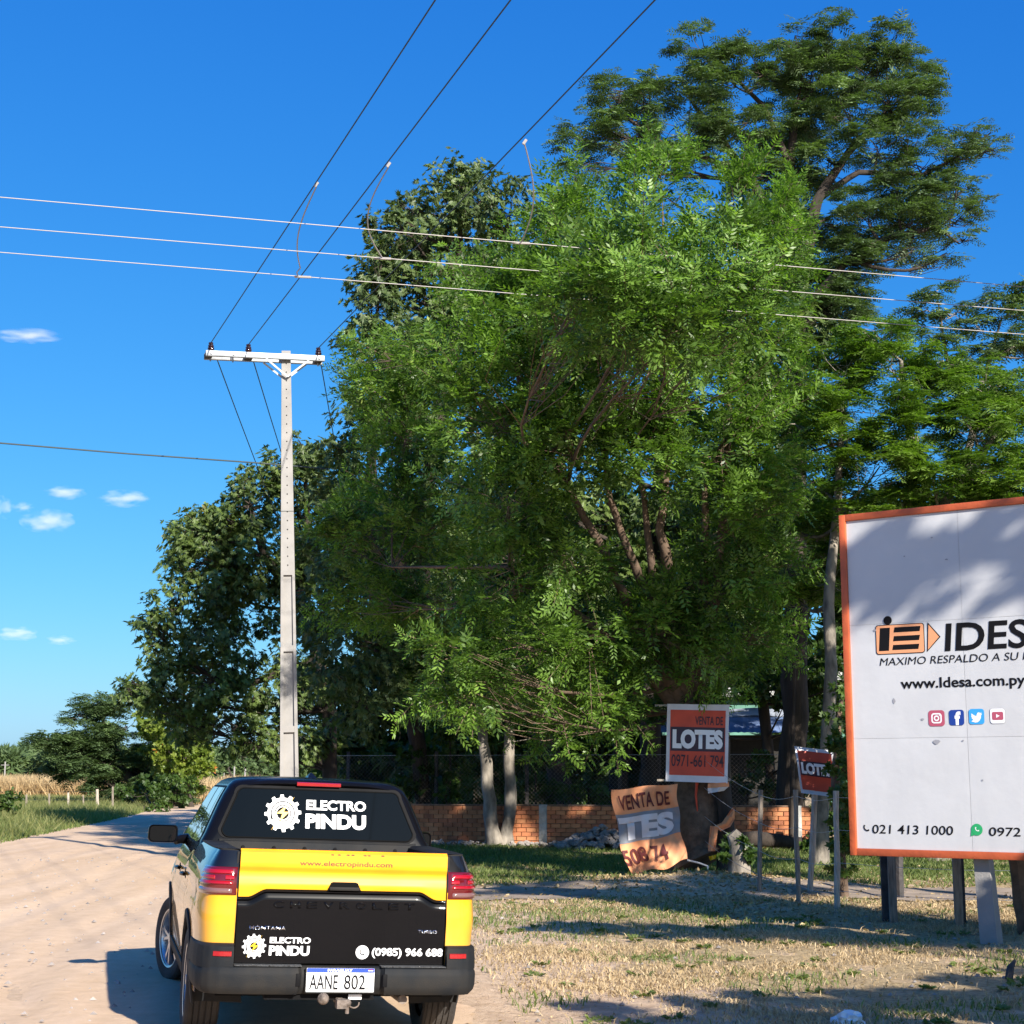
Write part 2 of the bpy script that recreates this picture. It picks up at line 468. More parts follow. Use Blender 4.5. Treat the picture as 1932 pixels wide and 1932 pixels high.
mat('lamp_dark', (.10, .004, .006), .12, coat=1)
mat('lamp_clear', (.17, .085, .08), .15, coat=1)
mat('plate_white', (.78, .79, .78), .4)
mat('plate_blue', (.015, .06, .42), .4)
mat('decal_white', (.82, .82, .82), .4)
mat('decal_yellow', (.85, .5, .01), .4)
mat('decal_text', (.12, .03, .01), .5)
mat('tow_white', (.8, .8, .8), .4)
# foliage
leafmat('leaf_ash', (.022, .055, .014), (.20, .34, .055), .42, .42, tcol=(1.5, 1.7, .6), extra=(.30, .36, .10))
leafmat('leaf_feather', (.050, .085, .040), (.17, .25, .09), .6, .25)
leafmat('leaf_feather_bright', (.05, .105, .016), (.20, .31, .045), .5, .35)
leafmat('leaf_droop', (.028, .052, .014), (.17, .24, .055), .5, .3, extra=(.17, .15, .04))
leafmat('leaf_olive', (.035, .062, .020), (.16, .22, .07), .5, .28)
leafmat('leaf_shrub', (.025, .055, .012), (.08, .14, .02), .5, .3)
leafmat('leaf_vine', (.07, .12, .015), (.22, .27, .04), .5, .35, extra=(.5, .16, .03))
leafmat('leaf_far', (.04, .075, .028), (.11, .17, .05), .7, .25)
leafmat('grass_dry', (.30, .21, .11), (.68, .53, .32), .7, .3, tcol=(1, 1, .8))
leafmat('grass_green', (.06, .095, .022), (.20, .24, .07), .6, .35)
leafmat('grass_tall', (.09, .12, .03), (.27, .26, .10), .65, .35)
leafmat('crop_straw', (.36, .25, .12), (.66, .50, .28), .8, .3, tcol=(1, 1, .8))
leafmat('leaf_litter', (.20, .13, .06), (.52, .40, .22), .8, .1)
M = MATS

# ---------------------------------------------------------------- terrain
TRK = Vector((-1.033, 9.832, 0)); YAW = .248; ROLL = .037
def edge_left(y): return -9.3 - .12 * (y - 10) - .0009 * max(0, y - 60) ** 2
def edge_right(y): return -.4 - .125 * (y - 10) - .0009 * max(0, y - 60) ** 2
def hgt(x, y):
    """ground height"""
    d = Vector((x - TRK.x, y - TRK.y))
    X = d.x * math.cos(YAW) + d.y * math.sin(YAW)
    h = -.022 - .037 * max(-.85, min(.85, X)) * (1 - smooth01((math.hypot(d.x, d.y - 2) - 4) / 6))
    # mound at the big trunk
    r = math.hypot((x - 2.9) / 2.3, (y - 24.6) / 2.3)
    h += .27 * math.exp(-r * r * 1.4)
    # soft unevenness off the road
    er = edge_right(y)
    k = smooth01((x - er) / 1.5) * smooth01((y - 6) / 2)
    if x > er:
        h += k * (.022 * math.sin(x * 2.1 + y * .9) * math.sin(y * 1.7 - x * .6) + .010 * math.sin(x * 6.3 + 1) * math.sin(y * 5.1))
        h -= .06 * k * math.exp(-((y - 23.9) / 1.6) ** 2)            # lane worn into the ground
    el = edge_left(y)
    if x < el: h += .10 * smooth01((el - x) / 2.5) - .03 * math.exp(-((el - x) / .6) ** 2)
    return h

def terrain():
    xs = list(np.arange(-30, -12, .6)) + list(np.arange(-12, 13, .16)) + list(np.arange(13, 40, 1.2))
    ys = list(np.arange(-14, 7, 1.)) + list(np.arange(7, 34, .16)) + list(np.arange(34, 80, .8)) + list(np.arange(80, 150, 3.))
    xs = [-4000, -1200, -400, -150, -80, -50] + xs + [60, 100, 200, 500, 1500, 4000]
    ys = [-600, -150, -50, -25] + ys + [160, 200, 300, 500, 900, 2000, 6000]
    V = np.array([(x, y, hgt(x, y)) for y in ys for x in xs])
    nx = len(xs)
    I = np.arange(len(ys) - 1)[:, None] * nx + np.arange(nx - 1)[None, :]
    F = np.stack([I, I + 1, I + nx + 1, I + nx], -1).reshape(-1, 4)
    me = np_mesh('ground', V, F, smooth=True)
    cover = np.zeros(len(V)); green = np.zeros(len(V))
    for i, (x, y, z) in enumerate(V):
        er = edge_right(y); el = edge_left(y)
        if x > er - 1:
            c = smooth01((x - er - .4) / 2.6) * (.22 + .34 * smooth01((y - 10.5 + .5 * x) / 5))
            g = .02 + .45 * smooth01((y - 25.5) / 1.5) * (1 - .3 * smooth01((y - 36) / 3)) + .16 * math.exp(-((y - 19.6) / 2.2) ** 2) * (x < 2.2)
            m_ = math.exp(-(((x - 2.9) / 2.5) ** 2 + ((y - 25) / 2.8) ** 2))
            c -= .55 * m_; g -= .6 * m_
        elif x < el + .5:
            c = .45; g = .42 if y < 110 else .2
        else: c = 0; g = 0
        cover[i] = c; green[i] = g
    for nme, arr in (('cover', cover), ('green', green)):
        a = me.attributes.new(nme, 'FLOAT', 'POINT'); a.data.foreach_set('value', arr.astype(np.float32))
    tag(put('ground', me, M['ground_dirt']), kind='structure')
terrain()

def sheet(name, m, left, right, ys, n=14, lift=.006, crown=0.):
    P = []
    for y in ys:
        a, b_ = left(y), right(y)
        row = []
        for i in range(n + 1):
            x = a + (b_ - a) * i / n
            z = hgt(x, y) + lift
            if name == 'road':
                e_ = edge_right(y)
                for o_, w_ in ((-1.5, .22), (-3.1, .24), (-4.3, .2), (-5.9, .22), (-2.4 - .25 * (y - 10), .16), (-4.0 - .22 * (y - 10), .16)):
                    q = (x - e_ - o_ - .12 * math.sin(y * .5 + o_)) / w_
                    z += -.020 * math.exp(-q * q) + .010 * math.exp(-(abs(q) - 1.5) ** 2 * 2)
                z += .0015 * math.sin(x * 7 + y * 3) * math.sin(y * 5 - x * 2) + .0015 * math.sin(x * 13 + 1) * math.sin(y * 11)
            row.append((x, y, z))
        P.append(row)
    b = MB(); b.grid(P); return b.build(name, m, smooth=60)
yy = list(np.arange(-14, 7, 1.)) + list(np.arange(7, 34, .16)) + list(np.arange(34, 80, .8)) + list(np.arange(80, 150, 2.)) + list(np.arange(150, 240, 10.))
jit = lambda y, s: .10 * math.sin(y * 1.3 + s) + .07 * math.sin(y * 3.7 + 2 * s) + .04 * math.sin(y * 9.1 + s)
road = sheet('road', M['road_sand'], lambda y: edge_left(y) + jit(y, 1), lambda y: edge_right(y) + jit(y, 4) + .25, yy, 110, .034)
tag(road, kind='structure')
# the narrow lane that leaves the road behind the truck
def lane():
    P = []
    for i in range(151):
        x = -4 + 34 * i / 150
        row = []
        for j in range(17):
            t = j / 16
            y = 23.9 + (t - .5) * (2.7 + .25 * math.sin(x * 1.1)) + .10 * math.sin(x * 2.3 + 5 * t) - .02 * x
            row.append((x, y, hgt(x, y) + .016 + .012 * math.sin(t * math.pi * 3) ** 2 - .25 * smooth01(2.2 * math.exp(-((x - 2.6) / 1.5) ** 2) - .8)))
        P.append(row)
    b = MB(); b.grid(P); tag(b.build('lane', M['lane_dirt'], smooth=60), kind='structure')
lane()

# ================================================================ PICKUP
def pickup():
    T = empty('pickup_truck', TRK, (0, ROLL, YAW))
    tag(T, 'yellow and black double-cab pickup truck with electrician decals, parked on the sandy road', 'pickup truck')
    # ---- plan outline of the left half: distance along it, from the tailgate gap to the nose
    plan = [(.645, .115), (.70, .118), (.75, .125), (.79, .14), (.825, .17), (.85, .22), (.868, .30), (.88, .42), (.888, .6), (.893, .9), (.897, 1.6), (.897, 2.4),
            (.897, 3.2), (.893, 3.8), (.878, 4.1), (.84, 4.33), (.77, 4.48), (.64, 4.59), (.45, 4.65), (.2, 4.68), (0, 4.69)]
    plan = [(.645 + (x - .645) * .90 if x > .645 else x, y) for x, y in plan]
    seg = [0]
    for a, b in zip(plan, plan[1:]): seg.append(seg[-1] + math.dist(a, b))
    L = seg[-1]
    def P(s):
        s = max(0, min(L - 1e-6, s))
        i = max(j for j in range(len(seg) - 1) if seg[j] <= s)
        t = (s - seg[i]) / (seg[i + 1] - seg[i])
        p0 = plan[max(i - 1, 0)]; p1 = plan[i]; p2 = plan[i + 1]; p3 = plan[min(i + 2, len(plan) - 1)]
        f = lambda k: .5 * ((2 * p1[k]) + (-p0[k] + p2[k]) * t + (2 * p0[k] - 5 * p1[k] + 4 * p2[k] - p3[k]) * t * t + (-p0[k] + 3 * p1[k] - 3 * p2[k] + p3[k]) * t ** 3)
        return f(0), f(1)
    def N(s):
        a = P(s - .01); b = P(s + .01); dx, dy = b[0] - a[0], b[1] - a[1]; l = math.hypot(dx, dy) or 1
        return dy / l, -dx / l
    def s_of_y(y):      # along the side
        lo, hi = .12, L
        for _ in range(40):
            m_ = (lo + hi) / 2
            if P(m_)[1] < y: lo = m_
            else: hi = m_
        return lo
    def ztop(Y):
        if Y < 1.5: return 1.195
        if Y < 3.35: return 1.195 - .035 * smooth01((Y - 1.5) / .6)
        return 1.16 - .07 * smooth01((Y - 3.35) / .5) - .17 * smooth01((Y - 3.8) / .9)
    ARC = ((1.03, .395), (3.83, .395))
    def zbot(s, Y, X):
        z = .40 if Y < .6 and s < .45 else (.33 if s < s_of_y(4.2) else .45)
        for yc, r in ARC:
            if abs(Y - yc) < r: z = max(z, .334 + math.sqrt(r * r - (Y - yc) ** 2))
        return z
    def inset(z, Y):
        zt = ztop(Y)
        u = (z - (zt - .24)) / .24
        t = .085 * max(0, u) ** 2.0
        if z < .62: t += .022 * ((.62 - z) / .3) ** 2
        # a character line along the doors
        t += .012 * math.exp(-((z - .90) / .06) ** 2) * (.5 < Y < 4) - .010 * math.exp(-((z - .80) / .08) ** 2)
        return t
    def surf(s, z, off=0., side=-1):
        X, Y = P(s); nx, ny = N(s); t = inset(z, Y) - off
        k = 1.
        if z > ztop(Y) - .24 and s < .3: k = .35 + .65 * s / .3
        t2 = (inset(z, Y) * k) - off
        return Vector((side * (X - nx * t2), Y - ny * t2, z))
    NR = 22
    def panel(name, s0, s1, m, side, parent=T, off=0., zlo=None):
        n = max(2, int((s1 - s0) / .025)); rows = []
        for i in range(n + 1):
            s = s0 + (s1 - s0) * i / n; X, Y = P(s)
            zb = zbot(s, Y, X)
            if zlo: zb = max(zb, zlo)
            zt = ztop(Y)
            rows.append([surf(s, zb + (zt - zb) * (j / NR), off, side) for j in range(NR + 1)])
        b = MB(); b.grid(rows)
        # return flange at the top
        b.grid([[r[-1] for r in rows], [r[-1] + Vector((-side * .05, .0, -.004)) for r in rows], [r[-1] + Vector((-side * .06, 0, -.06)) for r in rows]])
        return b.build(name, m, parent, smooth=50)
    sR0, sR1 = s_of_y(1.60), s_of_y(1.612); sM0, sM1 = s_of_y(2.42), s_of_y(2.432); sF0, sF1 = s_of_y(3.36), s_of_y(3.372)
    for side in (-1, 1):
        panel('rear_quarter_panel', 0, sR0, M['pickup_paint'], side)
        for a, b_, hy in ((sR1, sM0, 1.80), (sM1, sF0, 2.62)):
            d = panel('door', a, b_, M['pickup_paint'], side, zlo=.40)
            h = MB(); sh = s_of_y(hy)
            pts = [surf(sh + i * .022, .955, .012 + .018 * math.sin(math.pi * min(1, max(0, i / 8))), side) for i in range(9)]
            h.tube(pts, .013, 6); h.build('door_handle', M['black_paint'], d, smooth=40)
            e = MB(); cpt = [surf(sh + .09 + .07 * math.cos(t), .955 + .035 * math.sin(t), .002, side) for t in [2 * math.pi * i / 16 for i in range(16)]]
            e.add(cpt, [tuple(range(16))]); e.build('handle_recess', M['black_dusty'], d)
        panel('front_fender', sF1, L - 1e-4, M['pickup_paint'], side)
        # sill cladding and wheel arch trims
        b = MB(); a0, a1 = s_of_y(1.03 + .40), s_of_y(3.83 - .40); n = 40
        b.grid([[surf(a0 + (a1 - a0) * i / n, z, o, side) for i in range(n + 1)] for z, o in ((.40, .004), (.395, .014), (.31, .012), (.285, -.01), (.28, -.12))])
        b.build('sill_trim', M['dark_plastic'], T, smooth=40)
        for yc, r in ARC:
            b = MB(); rows = []
            for rr, o in ((r + .055, .002), (r + .05, .012), (r + .004, .016), (r - .006, .004), (r - .004, -.10), (r + .02, -.30)):
                row = []
                for i in range(33):
                    a = math.pi * (-.07 + 1.14 * i / 32)
                    Y = yc + rr * math.cos(a); z = .334 + rr * math.sin(a)
                    row.append(surf(s_of_y(min(4.45, Y)), max(z, .24), o, side) if z > .24 else surf(s_of_y(Y), .24, o, side))
                rows.append(row)
            b.grid(rows); b.build('wheel_arch_trim', M['dark_plastic'], T, smooth=40)
    # ---- bed
    for side in (-1, 1):
        b = MB(); rail = []
        for i in range(30):
            s = .0 + (s_of_y(1.46)) * i / 29; X, Y = P(s); q = surf(s, 1.195, 0, side)
            rail.append((q, Y))
        b.grid([[q + Vector((0, 0, -.002)) for q, Y in rail], [q + Vector((0, 0, .010)) for q, Y in rail],
                [Vector((side * min(abs(q.x) - .015, .655 if Y > .2 else .645), max(Y, .13), 1.206)) for q, Y in rail],
                [Vector((side * .63, max(Y, .13), 1.19)) for q, Y in rail], [Vector((side * .625, max(Y, .13), 1.10)) for q, Y in rail]])
        b.build('bed_rail', M['dark_plastic'], T, smooth=40)
    b = MB()
    b.box((0, .78, .70), (1.30, 1.30, .03)); b.box((-.64, .78, .94), (.03, 1.30, .50)); b.box((.64, .78, .94), (.03, 1.30, .50)); b.box((0, 1.41, .97), (1.36, .03, .50))
    for i in range(12): b.box((-.58 + i * .1055, .78, .722), (.05, 1.25, .014))
    for sx in (-1, 1): b.bevbox((sx * .56, 1.03, .80), (.16, .8, .18), .03)
    b.build('bed_liner', M['dark_plastic'], T)
    # bulkhead guard below the rear window
    b = MB(); b.grid([[(-.66 + 1.30 * i / 20, y, z) for i in range(21)] for y, z in ((1.395, 1.11), (1.37, 1.15), (1.385, 1.205), (1.42, 1.222), (1.45, 1.222))])
    g = b.build('bulkhead_cap', M['dark_plastic'], T, smooth=30)
    for i in range(6):
        b = MB(); b.lathe([(0, -.006), (.011, -.005), (.013, 0), (.013, .004)], (-.52 + i * .21, 1.368, 1.168), 'Y', 10); b.build('bolt', M['black_dusty'], g, smooth=40)
    # ---- greenhouse
    lev = [(1.13, .815, 1.414, 3.98, .06), (1.20, .795, 1.434, 3.80, .07), (1.25, .77, 1.45, 3.68, .08), (1.33, .738, 1.477, 3.51, .085), (1.40, .71, 1.50, 3.36, .09), (1.46, .684, 1.52, 3.24, .09), (1.52, .656, 1.54, 3.12, .09),
           (1.58, .622, 1.562, 3.0, .10), (1.61, .595, 1.585, 2.92, .11), (1.63, .555, 1.63, 2.83, .14), (1.643, .48, 1.74, 2.70, .2), (1.652, .32, 1.95, 2.5, .2), (1.655, .05, 2.2, 2.3, .02)]
    rows = []
    for z, wd, r, f, c in lev:
        row = []
        def q(x, y, a0):
            for i in range(7):
                a = R(a0 + 90 * i / 6); row.append(Vector((x + c * math.cos(a), y + c * math.sin(a), z)))
        q(wd - c, f - c, 0); q(-wd + c, f - c, 90)
        for i in range(1, 20): row.append(Vector((-wd, f - c + (r + c - f + c) * i / 20, z)))
        q(-wd + c, r + c, 180)
        for i in range(1, 12): row.append(Vector((-wd + c + 2 * (wd - c) * i / 12, r, z)))
        q(wd - c, r + c, 270)
        for i in range(1, 20): row.append(Vector((wd, r + c + (f - c - r - c) * i / 20, z)))
        rows.append(row)
    b = MB(); b.grid(rows, closed=True); b.build('cab_roof', M['black_paint'], T, smooth=60)
    def half_w(z):
        for a, c in zip(lev, lev[1:]):
            if a[0] <= z <= c[0]:
                t = (z - a[0]) / (c[0] - a[0]); return a[1] + (c[1] - a[1]) * t
        return .6
    def yrear(z): return 1.45 + .333 * (z - 1.25)
    def yfront(z): return 3.68 - 2.07 * (z - 1.25)
    RW = lambda x, z, o=0: Vector((x, yrear(z) - .004 - o, z))
    # rear window: black frame, glass
    def rwpoly(b0, b1, z0, z1, r=.05):
        P_ = rrect(-1, 1, 0, 1, .0, 1); out = []
        for cx, cz, a in ((1, 1, 0), (-1, 1, 90), (-1, 0, 180), (1, 0, 270)):
            for i in range(7):
                t = R(a + 90 * i / 6)
                hw = b0 + (b1 - b0) * cz; z = z0 + (z1 - z0) * cz
                out.append((cx * (hw - r) + r * math.cos(t), z + (r * (math.sin(t) - 1) if cz else r * (math.sin(t) + 1))))
        return out
    flat('window_surround', rwpoly(.690, .590, 1.222, 1.585, .06), RW, M['black_dusty'], T, 0)
    gl = flat('rear_window', rwpoly(.660, .565, 1.236, 1.560, .05), RW, M['glass_tint'], T, .004)
    b = MB()
    pp = rwpoly(.664, .569, 1.232, 1.564, .052); b.tube([RW(x, z, .004) for x, z in pp + pp[:2]], .005, 6, cap=False); b.build('window_seal', M['void_black'], gl, smooth=60)
    # spoiler strip and high brake lamp
    b = MB(); b.grid([[(x, y + .25 * (x / .6) ** 2 * .12, z - .05 * (x / .6) ** 4) for x in np.linspace(-.585, .575, 17)] for y, z in ((1.575, 1.588), (1.545, 1.592), (1.535, 1.606), (1.545, 1.622), (1.60, 1.634))])
    b.build('roof_spoiler', M['black_paint'], T, smooth=50)
    b = MB(); b.grid([[(x, y, z) for x in np.linspace(-.158, .150, 9)] for y, z in ((1.540, 1.588), (1.528, 1.592), (1.527, 1.612), (1.54, 1.617))])
    b.build('brake_lamp', M['lamp_red_bright'], T, smooth=50)
    # antenna
    b = MB(); b.grid([[(x * (1 - t) ** .8 * .036, 1.95 + .10 * t + .06 * abs(x) * 0 + (1 if k else 0) * 0, 1.648 + .042 * t) for x in (-1, -.5, 0, .5, 1)] for k, t in enumerate((0, .25, .5, .75, .95))])
    b.grid([[(x * (1 - t) ** .8 * .036, 2.14 - .06 * t, 1.648 + .042 * t) for x in (-1, -.5, 0, .5, 1)] for k, t in enumerate((0, .25, .5, .75, .95))])
    for sx in (-1, 1): b.grid([[(sx * (1 - t) ** .8 * .036, 1.95 + .10 * t, 1.648 + .042 * t), (sx * (1 - t) ** .8 * .036, 2.14 - .06 * t, 1.648 + .042 * t)] for t in (0, .25, .5, .75, .95)])
    b.build('antenna', M['black_paint'], T, smooth=50)
    # side windows, pillars between them
    for side in (-1, 1):
        SW = lambda y, z, o=0: Vector((side * (half_w(z) + .003 + o), y, z))
        def slope(y0, y1, z0, z1, f0, f1, nm, m, o=.002):
            n = 8; b = MB()
            b.grid([[SW(y0 + (f0 - y0) * (i / n) + (y1 - y0 + (f1 - y1 - f0 + y0) * (i / n)) * ((z - z0) / (z1 - z0)), z, o) for i in range(n + 1)] for z in np.linspace(z0, z1, 8)])
            return b.build(nm, m, T, smooth=60)
        slope(1.60, 1.72, 1.165, 1.575, 3.74, 2.99, 'window_surround', M['black_dusty'], 0)
        slope(1.68, 1.80, 1.18, 1.56, 1.86, 1.88, 'quarter_window', M['glass_side'])
        slope(1.90, 1.92, 1.18, 1.56, 2.40, 2.38, 'rear_side_window', M['glass_side'])
        slope(2.47, 2.45, 1.18, 1.56, 3.55, 2.97, 'front_side_window', M['glass_side'])
    n = 10; b = MB()
    b.grid([[(x * (half_w(z) - .12) / 1., yfront(z) + .002 + .0 * x, z) for x in np.linspace(-1, 1, n)] for z in np.linspace(1.17, 1.58, 8)])
    b.build('windscreen', M['glass_tint'], T, smooth=60)
    # hood and nose
    b = MB(); rows = []
    for Y in (3.36, 3.5, 3.7, 3.95, 4.2, 4.4, 4.52, 4.58):
        z = ztop(Y) + .005; s = s_of_y(Y) if Y < 4.1 else None
        hw = (abs(surf(s, ztop(Y)).x) + .0) if s else {4.2: .77, 4.4: .72, 4.52: .64, 4.58: .52}[Y]
        rows.append([(hw * t, Y + (.0), z - .004 + .045 * (1 - t * t)) for t in np.linspace(-1, 1, 15)])
    b.grid(rows); b.build('hood', M['black_paint'], T, smooth=60)
    b = MB(); b.bevbox((0, 4.66, .72), (1.1, .08, .26), .02); gr = b.build('grille', M['dark_plastic'], T, smooth=40)
    for i in range(5): b = MB(); b.box((0, 4.703, .63 + .045 * i), (1.0, .012, .016)); b.build('grille_bar', M['black_paint'], gr)
    for side in (-1, 1):
        b = MB(); b.bevbox((side * .66, 4.57, .86), (.34, .10, .08), .02, rot=side * -.35); b.build('headlight', M['glass_side'], T, smooth=40)
    b = MB(); b.bevbox((0, 4.62, .46), (1.45, .2, .2), .05); b.build('front_bumper', M['dark_plastic'], T, smooth=40)
    b = MB(); b.box((0, 2.4, .42), (1.42, 3.9, .22)); b.box((0, 2.3, .66), (1.5, 1.7, .5)); b.box((0, 4.1, .7), (1.3, .8, .5)); b.box((0, .75, .60), (1.3, .9, .16)); b.build('underbody', M['void_black'], T)
    # ---- taillights
    for side in (-1, 1):
        def patch(nm, s0, s1, z0, z1, off, m, parent, r=.010):
            n = 20; rows = []
            for z, k in ((z0, -.006), (z0 + r * .3, .6), (z0 + r, 1), (z1 - r, 1), (z1 - r * .3, .6), (z1, -.006)):
                rows.append([surf(s0 + (s1 - s0) * i / n, z, off * (k if 0 < i < n else min(k, 0)), side) for i in range(n + 1)])
            b = MB(); b.grid(rows); return b.build(nm, m, parent, smooth=50)
        tl = patch('taillight', .004, .36, .932, 1.098, .014, M['lamp_dark'], T)
        patch('light_bar', .022, .33, 1.052, 1.086, .020, M['lamp_red_bright'], tl)
        patch('light_bar', .022, .33, .990, 1.018, .020, M['lamp_red_bright'], tl)
        patch('light_bar', .022, .075, 1.018, 1.052, .019, M['lamp_red'], tl)
        patch('light_bar', .13, .33, 1.020, 1.050, .017, M['lamp_red'], tl)
        patch('reversing_light', .022, .33, .940, .976, .019, M['lamp_clear'], tl)
    # ---- tailgate
    def zb(x):
        a = abs(x)
        if a > .585: return .926
        if a > .45: return .926 + .048 * smooth01((.585 - a) / .12)
        return .974
    XL, XR = -.636, .636
    xs = np.concatenate([np.linspace(XL, -.44, 14), np.linspace(-.40, .40, 12), np.linspace(.44, XR, 14)])
    rows = []
    prof = [(1.0, .118), (1.1, .118)]
    def ygate(z):      # outer face depth of the yellow part
        if z > 1.19: return .108 + (z - 1.19) * 1.2
        if z > 1.104: return .100
        if z > 1.076: return .100 + .020 * (1.104 - z) / .028
        return .120 - .012 * smooth01((1.076 - z) / .1)
    for z in (1.207, 1.203, 1.19, 1.16, 1.13, 1.106, 1.10, 1.09, 1.078, 1.07, 1.04, 1.01): rows.append([(x, ygate(z), z) for x in xs])
    for t in (.3, .6, .85, 1.0): rows.append([(x, .108 + .006 * t, 1.01 + (zb(x) - 1.01) * t) for x in xs])
    rows.append([(x, .135, zb(x) - .002) for x in xs])
    b = MB(); b.grid(rows); b.grid([[(x, .126, 1.209) for x in xs], [(x, .17, 1.209) for x in xs], [(x, .175, 1.19) for x in xs]]); b.grid([rows[0], [(x, .126, 1.209) for x in xs]])
    for e in (0, -1): b.grid([[r[e] for r in rows], [(r[e][0], .17, r[e][2]) for r in rows]])
    tg = b.build('tailgate', M['yellow_paint'], T, smooth=35)
    b = MB(); rows = []
    def yblk(z, x):
        return .130 - .018 * smooth01(((zb(x) - .012) - z) / .03)
    for t in np.linspace(0, 1, 22):
        rows.append([(x * 1.0, yblk(zb(x) - (zb(x) - .545) * t, x), zb(x) - .004 - (zb(x) - .545) * t) for x in xs])
    b.grid(rows)
    for e in (0, -1): b.grid([[r[e] for r in rows], [(r[e][0], .17, r[e][2]) for r in rows]])
    bp = b.build('tailgate_panel', M['black_paint'], tg, smooth=40)
    b = MB(); b.box((0, .19, .87), (1.262, .045, .66)); b.build('tailgate_inner', M['black_dusty'], tg)
    # raised rib along the upper edge of the black panel
    b = MB(); pts = [Vector((x, .112, zb(x) - .012)) for x in xs]; b.tube(pts, .006, 6); b.build('panel_rib', M['black_paint'], tg, smooth=60)
    b = MB(); b.add([(-.104, .100, .972), (.104, .100, .972), (.082, .098, 1.018), (.07, .098, 1.023), (-.07, .098, 1.023), (-.082, .098, 1.018), (-.104, .118, .972), (.104, .118, .972), (.082, .12, 1.018), (.07, .12, 1.023), (-.07, .12, 1.023), (-.082, .12, 1.018)],
                    [(0, 1, 2, 3, 4, 5), (0, 6, 7, 1), (1, 7, 8, 2), (2, 8, 9, 3), (3, 9, 10, 4), (4, 10, 11, 5), (5, 11, 6, 0)])
    hd = b.build('tailgate_handle', M['void_black'], tg)
    b = MB(); b.bevbox((0, .094, .984), (.185, .02, .022), .006); b.build('handle_lever', M['dark_plastic'], hd, smooth=40)
    TG = lambda x, z, o=0: Vector((x, ygate(z) - .0015 - o, z))
    TB = lambda x, z, o=0: Vector((x, yblk(z, x) - .0015 - o, z))
    text('website_lettering', 'www.electropindu.com', -.280, .290, 1.118, 1.1465, TG, M['decal_text'], tg, fat=.012, ref='wectd')
    for x_ in (-.095, -.055, .0, .03, .105, .13, .215):
        flat('torn_letter', [(x_, 1.186), (x_ + .012, 1.190), (x_ + .024, 1.186), (x_ + .020, 1.181), (x_ + .006, 1.182)], TG, M['decal_text'], tg)
    # maker's letters, embossed in black
    for ch, xa in zip('CHEVROLET', np.linspace(-.422, .380, 9)):
        text('embossed_letter', ch, xa, xa + .062, .864, .904, TB, M['black_paint'], tg, fat=.02, thick=.005)
    text('model_badge', 'MONTANA', -.560, -.339, .733, .757, TB, M['chrome'], tg, fat=.02, thick=.003)
    text('engine_badge', 'TURBO', .470, .590, .726, .747, TB, M['chrome'], tg, fat=.02, thick=.003)
    def gear(cx, cz, r, fn, parent):
        pts = []
        nt_ = 12
        for i in range(nt_):
            a = 2 * math.pi * i / nt_ + R(4)
            for da, rr in ((-.13, .84), (-.085, 1.0), (.085, 1.0), (.13, .84)):
                pts.append((cx + r * rr * math.cos(a + da), cz + r * rr * math.sin(a + da)))
        g = flat('gear_emblem', pts, fn, M['decal_white'], parent, .0005)
        o1 = .0015; 
        ring('emblem_ring', cx, cz, r * .60, r * .66, fn, M['print_black'], g, off=o1, a0=R(-60), a1=R(215))
        flat('emblem_stroke', [(cx - r * .66, cz - r * .05), (cx - r * .60, cz - r * .05), (cx - r * .60, cz - r * .92), (cx - r * .66, cz - r * .86)], fn, M['print_black'], g, o1)
        ring('emblem_ring', cx, cz, r * .40, r * .455, fn, M['print_black'], g, off=o1, a0=R(-145), a1=R(180))
        flat('emblem_disc', disc(cx, cz, r * .33, r * .33), fn, M['print_black'], g, o1)
        flat('lightning_bolt', [(cx + .20 * r, cz + .42 * r), (cx - .34 * r, cz - .02 * r), (cx - .03 * r, cz - .02 * r), (cx - .16 * r, cz - .42 * r), (cx + .36 * r, cz + .08 * r), (cx + .05 * r, cz + .08 * r)], fn, M['decal_yellow'], g, .0025)
        flat('spark_line', [(cx - .62 * r, cz - .92 * r), (cx - .40 * r, cz - .62 * r), (cx - .47 * r, cz - .60 * r), (cx - .28 * r, cz - .42 * r), (cx - .52 * r, cz - .56 * r), (cx - .45 * r, cz - .62 * r)], fn, M['decal_yellow'], g, .0025)
        flat('spark_line', [(cx + .62 * r, cz + .92 * r), (cx + .40 * r, cz + .62 * r), (cx + .47 * r, cz + .60 * r), (cx + .28 * r, cz + .42 * r), (cx + .52 * r, cz + .56 * r), (cx + .45 * r, cz + .62 * r)], fn, M['decal_yellow'], g, .0025)
    gear(-.524, .638, .072, TB, tg)
    text('company_name', 'ELECTRO', -.432, -.186, .657, .693, TB, M['decal_white'], tg, fat=.035)
    text('company_name', 'PINDU', -.434, -.190, .585, .643, TB, M['decal_white'], tg, fat=.045)
    c_ = flat('phone_disc', disc(.132, .610, .041, .041), TB, M['decal_white'], tg)
    handset('phone_glyph', .128, .606, .026, TB, M['print_black'], c_, .001)
    text('phone_number', '(0985) 966 688', .190, .631, .576, .638, TB, M['decal_white'], tg, fat=.03)
    GW = lambda x, z, o=0: Vector((x, yrear(z) - .010 - o, z))
    gear(-.250, 1.400, .127, GW, gl)
    text('company_name', 'ELECTRO', -.088, .332, 1.428, 1.497, GW, M['decal_white'], gl, fat=.035)
    text('company_name', 'PINDU', -.092, .332, 1.302, 1.402, GW, M['decal_white'], gl, fat=.05)
    # ---- rear bumper
    path = [(.893, .63), (.892, .45), (.888, .30), (.874, .18), (.845, .10), (.80, .055), (.74, .032), (.66, .022), (.5, .015), (.26, .012), (.238, .05), (0, .05)]
    path = [(.645 + (x - .645) * .91 if x > .645 else x, y) for x, y in path]
